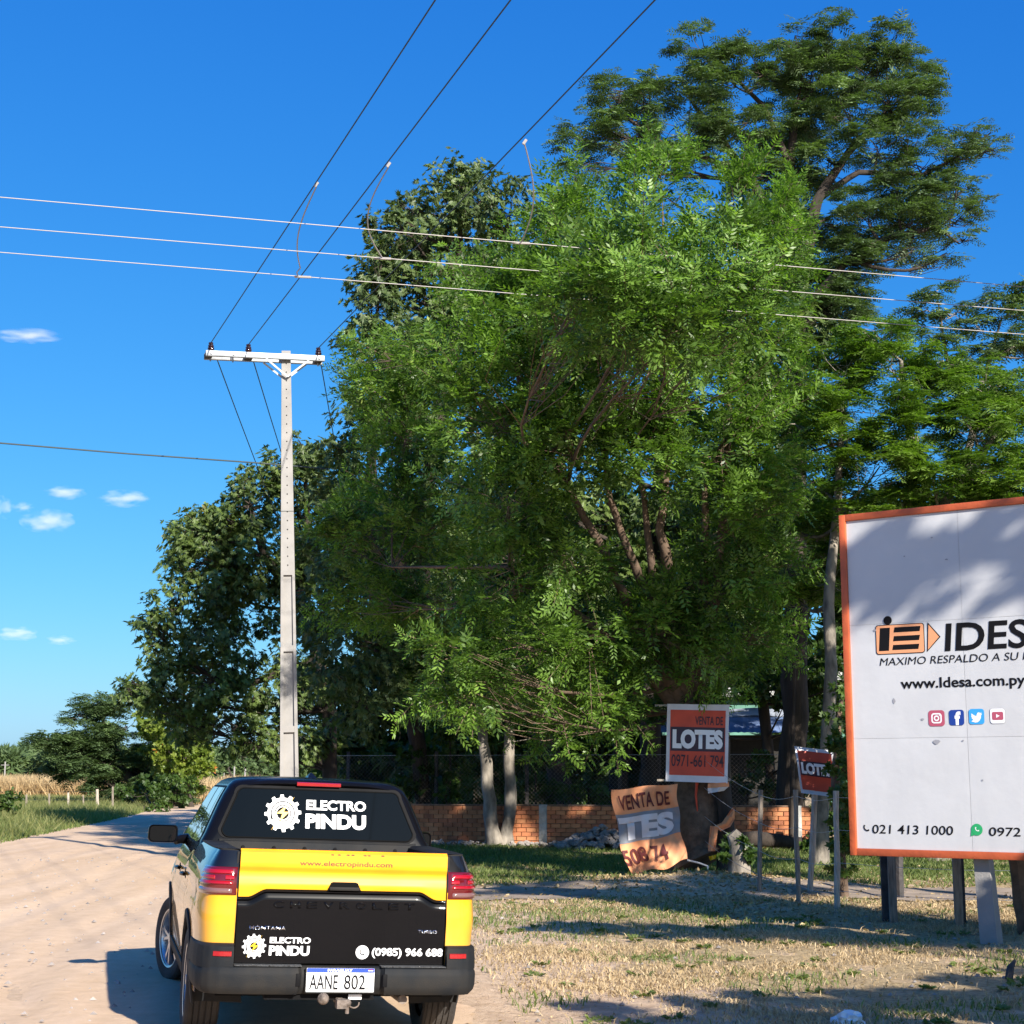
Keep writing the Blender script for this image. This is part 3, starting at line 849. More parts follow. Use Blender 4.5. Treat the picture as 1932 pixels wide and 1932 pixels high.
    def sweep(pth, prof, name, m, parent, mirror=True):
        full = [(-x, y) for x, y in pth] + [(x, y) for x, y in pth[::-1][1:]] if mirror else pth
        P2 = []
        for a, b_ in zip(full, full[1:]):
            for k in range(4): P2.append((a[0] + (b_[0] - a[0]) * k / 4, a[1] + (b_[1] - a[1]) * k / 4))
        P2.append(full[-1]); rows = []
        for off, z in prof:
            row = []
            for i, p in enumerate(P2):
                a = P2[max(i - 1, 0)]; c = P2[min(i + 1, len(P2) - 1)]
                dx, dy = c[0] - a[0], c[1] - a[1]; l = math.hypot(dx, dy) or 1
                row.append((p[0] + dy / l * off, p[1] - dx / l * off, z))
            rows.append(row)
        b = MB(); b.grid(rows); return b.build(name, m, parent, smooth=40)
    bu = sweep(path, [(-.12, .530), (-.03, .529), (-.012, .522), (0, .500), (.004, .48), (.002, .42), (-.006, .392), (-.03, .368), (-.12, .362)], 'rear_bumper', M['dark_plastic'], T)
    for side in (-1, 1):
        pt = [(-x if side < 0 else x, y) for x, y in path[:8]]
        if side > 0: pt = pt[::-1]
        else: pt = pt
        # riser round the corner
        rp = [(.898, .64), (.896, .45), (.889, .30), (.872, .19), (.845, .115), (.80, .07), (.74, .048), (.645, .042)]
        rp = [(side * (.645 + (x - .645) * .91 if x > .645 else x), y) for x, y in rp]
        if side > 0: rp = rp[::-1]
        c = sweep(rp, [(-.07, .655), (-.02, .652), (-.004, .64), (.0, .60), (.003, .54), (.002, .515)], 'bumper_corner', M['dark_plastic'], bu, mirror=False)
        b = MB(); x0 = side * .645
        b.add([(x0, .042, .652), (x0, .11, .652), (x0, .11, .51), (x0, .042, .51)], [(0, 1, 2, 3)]); b.build('corner_cheek', M['dark_plastic'], bu)
        rf = [(side * x, y) for x, y in ((.765, .062), (.73, .047), (.70, .042), (.66, .041))]
        if side > 0: rf = rf[::-1]
        sweep(rf, [(-.004, .614), (.006, .611), (.007, .586), (-.004, .582)], 'reflector', M['lamp_red_bright'], bu, mirror=False)
        b = MB(); b.box((side * .44, .075, .5335), (.40, .085, .006)); b.build('step_pad', M['tread_plastic'], bu)
        b = MB(); b.bevbox((side * .262, .012, .455), (.028, .012, .075), .004); b.build('trim_insert', M['black_dusty'], bu, smooth=40)
    # plate
    PB = lambda x, z, o=0: Vector((x, .028 - o, z))
    b = MB(); b.bevbox((-.005, .036, .455), (.418, .012, .148), .004); pl = b.build('licence_plate', M['plate_white'], T, smooth=40)
    flat('plate_band', rrect(-.208, .198, .500, .5235, .004), PB, M['plate_blue'], pl, .001)
    text('plate_country', 'PARAGUAY', -.085, .065, .504, .520, PB, M['print_white'], pl, fat=.03); pl.children[-1].location.y = -.003
    for nm, z, mm in (('red', .5165, 'lamp_red_bright'), ('white', .5115, 'print_white')):
        flat('plate_flag', [(.160, z - .0025), (.190, z - .0025), (.190, z + .0025), (.160, z + .0025)], PB, M[mm], pl, .0025)
    text('plate_number', 'AANE', -.190, -.020, .402, .486, PB, M['print_black'], pl, fat=.0); pl.children[-1].location.y = -.003
    text('plate_number', '802', .018, .145, .402, .486, PB, M['print_black'], pl, fat=.0); pl.children[-1].location.y = -.003
    text('plate_country', 'PY', .155, .185, .400, .414, PB, M['print_black'], pl); pl.children[-1].location.y = -.003
    b = MB()
    for p in rrect(-.214, .204, .382, .529, .006, 2): pass
    rr = rrect(-.214, .204, .382, .529, .008, 3); b.tube([PB(x, z) for x, z in rr + rr[:1]], .004, 6, cap=False); b.build('plate_frame', M['dark_plastic'], pl, smooth=40)
    # tow bar
    b = MB(); b.box((-.12, .12, .355), (.66, .05, .045)); hb = b.build('tow_bar', M['black_dusty'], T)
    b = MB(); b.tube([(0, .2, .33), (0, .05, .33), (0, .0, .335)], .026, 4); b.box((.0, -.01, .325), (.06, .09, .05)); b.build('tow_tongue', M['mud_metal'], hb)
    b = MB(); b.lathe([(0, -.034), (.022, -.028), (.034, -.008), (.034, .008), (.022, .028), (0, .034)], (-.108, -.01, .352), 'Y', 16); b.lathe([(.014, 0), (.014, .08)], (-.108, -.01, .345), 'Y', 10); b.build('socket_cover', M['mud_metal'], hb, smooth=50)
    b = MB(); b.lathe([(0, .055), (.018, .05), (.025, .033), (.018, .014), (.012, .008), (.012, -.03)], (.035, -.03, .30), 'Z', 16); b.build('tow_ball', M['mud_metal'], hb, smooth=50)
    b = MB(); b.bevbox((.095, .08, .352), (.082, .01, .032), .003); b.build('reflector_tag', M['tow_white'], hb)
    b = MB(); b.tube([(.09 + .03 * math.cos(a), .07, .315 + .025 * math.sin(a)) for a in np.linspace(-3.4, .3, 12)], .005, 6); b.build('safety_loop', M['mud_metal'], hb, smooth=60)
    b = MB(); b.tube([(.40, .5, .33), (.40, .14, .33)], .028, 12); b.build('exhaust_pipe', M['mud_metal'], T, smooth=50)
    # ---- wheels
    tm = MB(); tm.lathe([(.222, -.085), (.245, -.100), (.29, -.110), (.320, -.104), (.331, -.09)] + [(.334, -.086)], (0, 0, 0), 'X', 48)
    pr = []
    for x0 in (-.086, -.050, -.012, .028, .064):
        pr += [(.334, x0), (.334, x0 + .026), (.325, x0 + .028), (.325, x0 + .034)]
    pr = pr[:-2] + [(.334, .086), (.331, .09), (.320, .104), (.29, .110), (.245, .100), (.222, .085)]
    tm.lathe(pr, (0, 0, 0), 'X', 48)
    rm = MB(); rm.lathe([(.222, -.095), (.232, -.098), (.234, -.092), (.216, -.086), (.20, -.05), (.20, .07)], (0, 0, 0), 'X', 48)
    sp_ = MB()
    for k in range(5):
        for dk in (-.20, .20):
            a = 2 * math.pi * k / 5
            a2 = a + dk * 1.15
            def pt(r, ang, x): return Vector((x, r * math.cos(ang), r * math.sin(ang)))
            w0, w1 = .055 / .06 * .22, .028 / .2 * .5
            for (ra, aa, wa, xa), (rb, ab, wb, xb) in (((.045, a + dk * .5, .30, -.088), (.13, a + dk * .9, .085, -.082)), ((.13, a + dk * .9, .085, -.082), (.222, a2, .062, -.078))):
                q = [pt(ra, aa - wa, xa), pt(ra, aa + wa, xa), pt(rb, ab + wb, xb), pt(rb, ab - wb, xb)]
                sp_.add(q + [p + Vector((.022, 0, 0)) for p in q], [(0, 1, 2, 3), (4, 7, 6, 5), (0, 4, 5, 1), (1, 5, 6, 2), (2, 6, 7, 3), (3, 7, 4, 0)])
    hb_ = MB(); hb_.lathe([(0, -.098), (.03, -.097), (.036, -.090), (.055, -.088), (.06, -.06), (.06, .02)], (0, 0, 0), 'X', 20)
    dk_ = MB(); dk_.lathe([(0, -.03), (.16, -.03), (.16, 0), (.198, 0.0), (.2, .04), (0, .04)], (0, 0, 0), 'X', 32)
    src = {}
    for nm, mb, mm in (('tyre', tm, 'tyre_rubber'), ('rim', rm, 'rim_alloy'), ('spokes', sp_, 'rim_alloy'), ('hub_cap', hb_, 'rim_alloy'), ('brake_disc', dk_, 'rim_dark')):
        o = mb.build(nm, M[mm], smooth=30); src[nm] = o.data; bpy.data.objects.remove(o)
    for sx, yc, st in ((-1, 1.03, 0), (1, 1.03, 0), (-1, 3.83, R(17)), (1, 3.83, R(15))):
        W_ = empty('wheel', (sx * .765, yc, .334), (R(20 * yc), 0, (0 if sx < 0 else math.pi) + st)); W_.parent = T
        for nm, me in src.items():
            o = bpy.data.objects.new(nm, me); COL.objects.link(o); o.parent = W_
    for sx in (-1, 1):
        b = MB(); b.box((sx * .775, 1.03, .45), (.23, .7, .1)); 
    # ---- mirrors
    for side in (-1, 1):
        b = MB()
        rows = []
        for y, k in ((2.985, .90), (2.980, .97), (2.99, 1.0), (3.03, 1.0), (3.08, .9), (3.11, .6), (3.12, .2)):
            row = []
            for x, z in rrect(-.112 * k, .112 * k, -.068 * k, .068 * k, .035 * k, 5): row.append((side * .998 + x, y, 1.190 + z))
            rows.append(row)
        b.grid(rows, closed=True)
        b.tube([(side * .90, 3.05, 1.135), (side * .86, 3.08, 1.15), (side * .78, 3.12, 1.15)], [.03, .035, .045], 8)
        mi = b.build('wing_mirror', M['black_paint'], T, smooth=50)
        f = lambda x, z, o=0: Vector((side * .998 + x, 2.984 - o, 1.190 + z))
        flat('mirror_glass', rrect(-.098, .098, -.057, .057, .03, 5), f, M['glass_tint'], mi)
    return T
truck = pickup()

# ================================================================ FOLIAGE TOOLS
def unit(v): return v / np.maximum(1e-9, np.linalg.norm(v, axis=-1, keepdims=True))

def spray_template(kind):
    """leaf faces of one spray, local frame: x along, y across, z up; (k,4,3)"""
    Q = []
    def leaf(p, d, l, w, fold=.0):
        d = np.array([math.cos(d), math.sin(d), 0.]); s = np.array([-d[1], d[0], 0.]); p = np.array(p, float)
        if kind in ('feather', 'mass', 'far'): Q.append([p + s * w * .5, p + d * l * 1.08 + [0, 0, fold], p - s * w * .5])
        else: Q.append([p, p + d * l * .45 + s * w / 2 + [0, 0, fold], p + d * l, p + d * l * .45 - s * w / 2 + [0, 0, fold]])
    if kind == 'ash':
        n = 4
        for i in range(n):
            x = .04 + .065 * i
            for sg in (-1, 1): leaf((x, 0, -.35 * x * x), sg * R(56 - 4 * i), .115, .036, -.008)
        leaf((.30, 0, -.03), 0, .10, .034)
    elif kind == 'feather':
        n = 6
        for i in range(n):
            x = .03 + .06 * i; l = .15 * math.sin(math.pi * (i + 1.2) / (n + 1.4)) + .04
            for sg in (-1, 1):
                a = R(58 + 5 * math.sin(i * 2.3)); h = l * .56
                leaf((x, 0, -.5 * x * x), sg * a, h, .034, -.008)
                leaf((x + h * math.cos(a), sg * h * math.sin(a), -.5 * x * x - .02), sg * (a + .25), h, .038, -.012)
        leaf((.38, 0, -.06), 0, .07, .035)
    elif kind == 'droop':
        for i, (a, l) in enumerate(((-.9, .13), (-.5, .15), (-.15, .17), (.2, .16), (.55, .15), (1.0, .13), (2.2, .1))):
            leaf((.015 * i, 0, 0), a, l, .042, -.01)
    elif kind == 'broad':
        for i, (a, l) in enumerate(((-1.1, .12), (-.4, .15), (.3, .15), (1.0, .12), (2.4, .1))):
            leaf((.02 * i, 0, 0), a, l, .075, .012)
    elif kind == 'far':
        for a in (-.9, .1, 1.1): leaf((0, 0, 0), a, .55, .34, .08)
    elif kind == 'mass':
        for a in (-1.5, -.6, .2, 1.0, 2.2): leaf((0, 0, 0), a, .30, .12, .04)
    return np.array(Q)
TPL = {}

def leaves(P, A, Nn, S, kind, T):
    """P positions, A axes, Nn normals, S scale, T tint -> V,F,tint"""
    if kind not in TPL: TPL[kind] = spray_template(kind)
    Q = TPL[kind].reshape(-1, 3)
    A = unit(A); Nn = unit(Nn - A * (Nn * A).sum(-1, keepdims=True)); B = np.cross(Nn, A)
    W = (Q[None, :, 0:1] * A[:, None] + Q[None, :, 1:2] * B[:, None] + Q[None, :, 2:3] * Nn[:, None]) * S[:, None, None] + P[:, None]
    nv = TPL[kind].shape[1]; k = len(Q) // nv
    # every leaflet twists a little on its own
    W4 = W.reshape(len(P), k, nv, 3); a_, b_ = (1, 3) if nv == 4 else (0, 2); tip = 2 if nv == 4 else 1
    wd = np.linalg.norm(W4[:, :, a_] - W4[:, :, b_], axis=-1, keepdims=True)
    tw_ = rng.normal(0, .24, (len(P), k, 1)) * wd; W4[:, :, a_] += Nn[:, None] * tw_; W4[:, :, b_] -= Nn[:, None] * tw_
    W4[:, :, tip] += Nn[:, None] * rng.normal(0, .25, (len(P), k, 1)) * wd
    V = W4.reshape(-1, 3); F = np.arange(len(V)).reshape(-1, nv)
    t = np.repeat(T, k) + rng.normal(0, .09, len(P) * k)
    return V, F, np.repeat(np.clip(t, 0, 1), nv)

def clump(c, r, n, style, squash=.8, sub=14):
    """sprays gathered in small tufts inside an uneven ball"""
    c = np.array(c, float)
    d = unit(rng.normal(size=(sub, 3)))
    d[:, 2] = d[:, 2] * .9 + .1
    rad = r * (.30 + .60 * rng.random(sub) ** .6)
    tc = c + d * rad[:, None] * [1, 1, squash]
    idx = rng.integers(0, sub, n)
    tr_ = r * (.26 + .12 * rng.random(sub)) * (.8 if style == 'feather' else 1)
    off = rng.normal(size=(n, 3)); off = unit(off) * (rng.random((n, 1)) ** .5)
    sq = {'feather': .42, 'ash': .8, 'droop': 1.1}.get(style, .8)
    P = tc[idx] + off * tr_[idx][:, None] * [1, 1, sq]
    out = unit(P - c)
    rn = rng.normal(size=(n, 3))
    if style == 'feather':
        A = unit(out * [1, 1, .2] + rn * .55 * [1, 1, .25] - [0, 0, .10]); Nn = unit(np.array([0, 0, 1.]) + rn * .28)
    elif style in ('droop',):
        A = unit(out * .45 + rn * .45 - [0, 0, .95]); Nn = unit(out + rn * .7 + [0, 0, .3])
    elif style == 'ash':
        A = unit(out * .8 + rn * .6 + [0, 0, -.12]); Nn = unit(out * .5 + rn * .55 + [0, 0, .75])
    else:
        A = unit(out * .6 + rn * .8); Nn = unit(out * .8 + rng.normal(size=(n, 3)) * .6 + [0, 0, .4])
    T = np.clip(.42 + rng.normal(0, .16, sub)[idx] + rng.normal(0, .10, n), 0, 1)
    return P, A, Nn, T, tc

def curve3(a, b, sag=.0, n=6, wob=.0):
    a, b = Vector(a), Vector(b); L = (b - a).length; out = []
    w1 = Vector(rng.normal(size=3)) * wob * L
    for i in range(n + 1):
        t = i / n; p = a.lerp(b, t); s = math.sin(math.pi * t); out.append(p + w1 * s + Vector((0, 0, sag * L * s)))
    return out

def tree(name, label, cat, base, trunks, clumps, style, leafm, barkm, dens=300, group=None, scale=1., twig=.012, squash=.8, sub=14, limb_r=.05, shoots=0, tintshift=0.):
    """trunks: list of polylines [(point, radius)...]; clumps: (center, radius)"""
    root = empty(name, base); tag(root, label, cat, group)
    bx, by, bz = base
    off = Vector(base)
    nodes = []
    for tr in trunks:
        b = MB(); pts = []; rad = []
        for (p, r), (p2, r2) in zip(tr, tr[1:]):
            for k in range(4):
                t = k / 4; q = Vector(p).lerp(Vector(p2), t)
                pts.append(q + Vector((random.uniform(-1, 1), random.uniform(-1, 1), 0)) * r * .18 - off); rad.append(r + (r2 - r) * t)
        pts.append(Vector(tr[-1][0]) - off); rad.append(tr[-1][1])
        if len(tr) > 1 and rad[0] > .08: rad[0] *= 1.35
        b.tube(pts, [q * (1 + random.uniform(-.08, .08)) for q in rad], 12)
        b.build('trunk', barkm, root, smooth=80)
        nodes += [(q, r) for q, r in zip(pts, rad)]
    lb = MB(); tw = MB()
    Vs, Fs, Ts = [], [], []; nv = 0
    for c, r in clumps:
        c = Vector(c)
        cl = c - off
        # limb from the trunk node below it
        cand = [(q, rr) for q, rr in nodes if q.z < cl.z - .1] or nodes
        q, rr = min(cand, key=lambda k: (k[0] - cl).length + .35 * abs(k[0].z - (cl.z - 1.5 * r)))
        pts = curve3(q, cl, sag=-.05 if style != 'feather' else -.12, n=6, wob=.05)
        r0 = min(rr * .6, limb_r * (1 + r * .3)); lb.tube(pts, [r0 * (1 - .75 * i / 6) for i in range(7)], 6, cap=False)
        n = int(dens * r * r)
        P, A, Nn, T, tc = clump(cl, r, n, style, squash, sub)
        lpts = pts
        for t_ in tc:
            pts = curve3(lpts[random.choice((3, 4, 5, 6))], Vector(t_), sag=-.06, n=3, wob=.10)
            tw.tube(pts, [twig * .9, twig * .7, twig * .5, twig * .3], 3, cap=False)
        S = scale * (.6 + .75 * rng.random(n))
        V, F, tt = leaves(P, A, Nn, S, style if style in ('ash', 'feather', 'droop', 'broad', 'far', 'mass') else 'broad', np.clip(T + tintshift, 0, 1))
        Vs.append(V); Fs.append(F + nv); Ts.append(tt); nv += len(V)
    lb.build('limbs', barkm, root, smooth=60)
    tw.build('twigs', barkm, root)['kind'] = 'stuff'
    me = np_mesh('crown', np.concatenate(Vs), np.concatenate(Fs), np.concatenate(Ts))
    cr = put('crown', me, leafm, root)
    if shoots:
        P, A, Nn, T = [], [], [], []; sb = MB()
        cc = np.array([tuple(Vector(c) - off) for c, r in clumps]); ctr = cc.mean(0)
        for _ in range(shoots):
            c, r = clumps[random.randrange(len(clumps))]; cl = Vector(c) - off
            out = Vector((cl.x - ctr[0], (cl.y - ctr[1]) * .5, (cl.z - ctr[2]) + 1.2)).normalized()
            d = (out + Vector(rng.normal(size=3)) * .28 + Vector((0, 0, .35))).normalized(); l = r * random.uniform(.9, 1.45)
            p0 = cl + d * r * .3; p1 = p0 + d * l; n = int(l * 20)
            sb.tube([p0, p0.lerp(p1, .5) + Vector((0, 0, .03)), p1], [.010, .007, .003], 3, cap=False)
            for i in range(n):
                t = (i + .5) / n; q = p0.lerp(p1, t); a = i * 2.4; sd = d.orthogonal().normalized(); sd = Matrix.Rotation(a, 3, d) @ sd
                P.append(tuple(q)); A.append(tuple(sd * .9 + d * .55)); Nn.append(tuple(d + Vector((0, 0, .4)))); T.append(.35 + .45 * t + random.uniform(-.1, .1))
        V, F, tt = leaves(np.array(P), np.array(A), np.array(Nn), scale * (.55 + .55 * rng.random(len(P))), style, np.clip(np.array(T), 0, 1))
        put('shoot_leaves', np_mesh('shoot_leaves', V, F, tt), leafm, root)['kind'] = 'stuff'; sb.build('shoots', barkm, root)['kind'] = 'stuff'
    return root

def C(L, Y0=0., jit=.4, back=None):
    """clump list: (x, y, r, Y) directions in the view and a distance -> world; back adds a deeper layer"""
    out = []
    for x, y, r, Y in L:
        out.append((at(x, y, Y + Y0), r))
    if back:
        step, dy = back
        for x, y, r, Y in L[::step]:
            out.append((at(x + random.uniform(-25, 25), y + 12, Y + Y0 + dy), r * 1.05))
    return out

# ---------------------------------------------------------------- bright compound-leaf tree over the signs
TB_ = Vector((3.2, 27.9, .3))
L1 = [(735, 745, .9, 26.6), (860, 660, 1.15, 26.6), (800, 720, .9, 26.2), (1000, 560, 1.15, 26.6), (930, 610, 1.0, 26.4), (1085, 390, 1.0, 27.2), (1070, 470, 1.1, 27), (1250, 320, .95, 27.6),
      (1385, 345, .9, 28), (1500, 400, .85, 28), (1190, 450, 1.2, 26.6), (1350, 480, 1.15, 27), (1480, 500, .9, 27.6), (1100, 600, 1.3, 26), (1260, 600, 1.25, 26.2), (1400, 620, 1.0, 27),
      (1150, 740, 1.3, 25.6), (1300, 740, 1.2, 26), (1010, 720, 1.2, 25.8), (930, 800, 1.15, 25.8), (790, 850, 1.05, 26), (700, 1000, .85, 26.2), (830, 980, 1.15, 25.6), (650, 1020, .5, 26.2),
      (960, 950, 1.1, 25.4), (1080, 860, 1.1, 25.4), (1210, 860, 1.1, 25.6), (1360, 850, 1.1, 26), (1440, 760, .8, 27), (700, 1130, .85, 26.2), (830, 1130, 1.0, 25.8), (960, 1090, 1.0, 25.8),
      (1070, 1050, 1.0, 26), (1390, 980, 1.0, 26.4), (1460, 900, .8, 27), (860, 1240, .85, 25.8), (980, 1220, .95, 26), (900, 1310, .6, 26), (1110, 1190, 1.0, 26.4), (1230, 1190, 1.0, 26.6),
      (1350, 1130, 1.0, 26.8), (1450, 1070, .9, 27.2), (1050, 1310, .75, 27), (1160, 1320, .8, 27.2), (1310, 1260, .8, 27.4), (1430, 1200, .8, 27.6), (700, 680, .55, 26.4), (830, 1310, .5, 26),
      (1110, 520, .7, 21), (1210, 490, .75, 20.8), (1320, 540, .75, 21), (1180, 600, .8, 20.8), (1390, 590, .65, 21.4), (1290, 620, .75, 20.8), (1075, 600, .6, 21.2)]
P0 = TB_
stem = lambda x, y, Y, r: (at(x, y, Y), r)
tree('compound_leaf_tree', 'big bright green leafy tree with many thin stems, rising behind the LOTES sign', 'tree', TB_,
     [[((3.2, 27.9, .2), .50), ((3.2, 27.9, 1.2), .44), (at(1300, 1330, 27.8), .36)],
      [stem(1300, 1335, 27.8, .20), stem(1280, 1150, 27.2, .12), stem(1245, 1000, 26.4, .075), stem(1270, 800, 26.6, .05), stem(1250, 400, 27.2, .02)],
      [stem(1295, 1340, 27.8, .17), stem(1200, 1180, 27, .10), stem(1140, 1040, 26.2, .07), stem(1000, 800, 26, .05), stem(960, 650, 26.4, .02)],
      [stem(1300, 1330, 27.8, .15), stem(1190, 1050, 26.6, .07), stem(1150, 940, 26.2, .055), stem(1120, 600, 26.4, .03)],
      [stem(1305, 1330, 27.9, .16), stem(1350, 1120, 27.2, .09), stem(1370, 900, 26.8, .06), stem(1390, 500, 27.6, .03)],
      [stem(1290, 1340, 27.8, .14), stem(1120, 1180, 26.6, .07), stem(960, 1070, 26.6, .045), stem(740, 1070, 29.6, .02)],
      [stem(1298, 1335, 27.9, .14), stem(1230, 1080, 26.8, .07), stem(1215, 930, 26.4, .05), stem(1180, 820, 26.2, .03)],
      [stem(1305, 1330, 28, .14), stem(1330, 1080, 27.2, .08), stem(1330, 900, 26.8, .05), stem(1480, 620, 27.6, .02)]],
     C([(x, y, r * 1.12, Y + 4.4) if x < 835 else (x - max(0, x - 1400) * .35, y + max(0, 620 - y) * .14, r * (.88 if y < 420 or x > 1400 else 1), Y) for x, y, r, Y in L1], back=(3, 2.6)), 'ash', M['leaf_ash'], M['bark_tan'], dens=360, twig=.010, squash=.95, limb_r=.03, sub=20, shoots=260)

# ---------------------------------------------------------------- tall feathery dark tree
L2 = [(1175, 160, .9, 38), (1225, 175, .7, 38), (1120, 225, .8, 38), (1180, 240, 1.1, 38), (1090, 250, .5, 38), (1330, 85, 1.0, 38), (1290, 140, 1.1, 38), (1370, 130, 1.2, 38), (1300, 215, 1.3, 38),
      (1440, 130, 1.1, 38), (1500, 55, .9, 38), (1560, 75, 1.2, 38), (1530, 130, 1.4, 38.5), (1630, 70, .9, 38), (1680, 70, .8, 38), (1640, 130, 1.3, 38), (1710, 120, .9, 38), (1740, 170, .8, 38),
      (1690, 190, 1.2, 38), (1600, 200, 1.5, 38), (1500, 210, 1.4, 39), (1410, 220, 1.3, 38), (1350, 290, 1.2, 38.5), (1250, 290, 1.0, 38), (1450, 310, 1.2, 39), (1560, 290, 1.3, 38.5), (1660, 270, 1.2, 38),
      (1720, 240, .8, 38), (1850, 245, .6, 37.6), (1885, 268, .4, 37.6), (1800, 275, .7, 37.8), (1740, 300, .8, 38), (1770, 350, 1.0, 38), (1700, 340, 1.1, 38), (1820, 340, .7, 38), (1640, 400, 1.2, 38),
      (1720, 410, 1.0, 38), (1810, 400, .7, 38), (1860, 380, .4, 38), (1800, 465, .45, 38), (1730, 462, .4, 38), (1835, 440, .4, 38), (1560, 400, 1.3, 39), (1480, 420, 1.2, 39), (1590, 480, .8, 38.5), (1520, 520, .9, 39), (1450, 500, .9, 39), (1600, 520, .7, 38.5), (1560, 550, .8, 39), (1630, 480, .7, 38.5), (1450, 440, 1.0, 39), (1610, 480, .9, 38.4), (1590, 550, .9, 38.6), (1640, 450, .8, 38.2), (1600, 590, .7, 38.6), (1560, 640, .8, 38.6), (1610, 640, .6, 38.4),
      (1570, 570, .7, 38.5), (1500, 600, .8, 39), (1110, 300, .7, 38)]
tk = lambda x, y, Y, r: (at(x, y, Y), r)
tree('feathery_tree', 'tallest tree, dark umbrella crown of fine feathery leaves against the blue sky at top right', 'tree', (6.6, 38.5, 0),
     [[((6.6, 38.8, -.1), .34), tk(1500, 1350, 38.5, .31), tk(1500, 1100, 38.5, .28), tk(1505, 700, 38.5, .24), tk(1510, 520, 38.5, .24), tk(1490, 340, 38.5, .15), tk(1500, 200, 38.5, .08)],
      [tk(1505, 560, 38.5, .2), tk(1540, 380, 38.3, .14), tk(1600, 290, 38.2, .10), tk(1680, 200, 38, .04)],
      [tk(1508, 600, 38.5, .14), tk(1600, 490, 38, .10), tk(1680, 445, 38, .08), tk(1770, 430, 38, .04), tk(1810, 460, 38, .02)],
      [tk(1505, 520, 38.5, .16), tk(1420, 340, 38.4, .11), tk(1310, 200, 38.2, .05)],
      [tk(1420, 330, 38.4, .08), tk(1250, 270, 38.2, .05), tk(1150, 200, 38.1, .03)],
      [tk(1548, 370, 38.3, .09), tk(1620, 325, 38.2, .07), tk(1740, 330, 38, .05), tk(1800, 300, 38, .035), tk(1870, 250, 37.7, .015)],
      [tk(1500, 330, 38.4, .1), tk(1440, 200, 38.3, .06), tk(1340, 100, 38.1, .02)]],
     C([(x - max(0, x - 1600) * .07, y + 12, r * .94, Y) for x, y, r, Y in L2], back=(4, 2.4)), 'feather', M['leaf_feather'], M['bark_dark'], dens=200, twig=.016, squash=.65, limb_r=.05, sub=13, scale=.9)

tree('trunk_creeper', 'dense creeper wrapped round the bare upper trunk of the tallest tree', 'plant', (6.55, 38.1, 0),
     [[((6.55, 38.1, 0), .05), tk(1500, 1100, 38.0, .05), tk(1500, 640, 38.0, .03)]],
     C([(1490, 560, .5, 38), (1530, 600, .6, 38), (1480, 640, .55, 38), (1540, 680, .6, 38), (1500, 720, .6, 38), (1470, 780, .6, 38), (1550, 770, .6, 38), (1450, 700, .5, 38), (1510, 520, .4, 38), (1420, 640, .5, 38), (1560, 620, .45, 38), (1440, 560, .45, 38)]),
     'droop', M['leaf_droop'], M['bark_dark'], dens=420, scale=1.0, sub=10, squash=1.1, limb_r=.02)
L12 = [(1020, 640, 1.3, 43), (1150, 560, 1.3, 43), (1280, 600, 1.4, 43), (1400, 560, 1.3, 43), (1100, 720, 1.5, 43), (1220, 700, 1.5, 43), (1340, 720, 1.5, 43), (1450, 680, 1.4, 43), (1040, 840, 1.5, 43), (1160, 830, 1.6, 43), (1290, 840, 1.6, 43),
       (1410, 830, 1.6, 43), (1000, 960, 1.5, 43), (1120, 970, 1.6, 43), (1240, 980, 1.6, 43), (1360, 970, 1.6, 43), (1460, 960, 1.5, 43), (1050, 1080, 1.5, 43), (1180, 1090, 1.6, 43), (1320, 1090, 1.6, 43), (1440, 1090, 1.5, 43), (900, 760, 1.3, 43), (880, 900, 1.4, 43), (870, 1040, 1.4, 43)]
tree('dense_dark_tree', 'dense dark tree filling the gaps behind the bright compound-leaved tree', 'tree', (3.6, 43.5, 0),
     [[((3.6, 43.5, -.1), .3), tk(1230, 1300, 43.5, .28), tk(1240, 1000, 43.2, .2), tk(1250, 700, 43, .08)]],
     C(L12), 'droop', M['leaf_droop'], M['bark_dark'], dens=190, scale=1.3, sub=15, squash=1.0)
# ---------------------------------------------------------------- olive, fine-leaved tree left of the bright tree
L3 = [(860, 345, .8, 36), (905, 380, 1.0, 36), (840, 400, .9, 36), (960, 400, 1.0, 36.5), (775, 395, .5, 36), (735, 430, .7, 36), (780, 450, 1.0, 36), (850, 490, 1.1, 36.5), (930, 480, 1.1, 37), (1010, 470, 1.1, 37.5), (720, 500, .8, 36),
      (700, 570, .8, 36), (690, 540, .6, 36), (770, 560, 1.2, 36.5), (850, 580, 1.2, 37), (690, 640, .9, 36), (750, 680, 1.3, 36.5), (670, 770, .6, 36), (710, 790, 1.1, 36.2), (790, 820, 1.4, 37), (660, 860, .7, 36),
      (690, 920, 1.2, 36.2), (640, 940, .9, 36.4), (770, 980, 1.5, 37), (630, 1040, 1.1, 36.6), (700, 1090, 1.4, 37), (620, 1150, 1.1, 37), (690, 1210, 1.3, 37), (780, 1160, 1.3, 37.5), (620, 1260, 1.1, 37), (700, 1320, 1.1, 37.5),
      (800, 1280, 1.2, 38), (880, 1160, 1.3, 38.5), (960, 1240, 1.3, 39)]
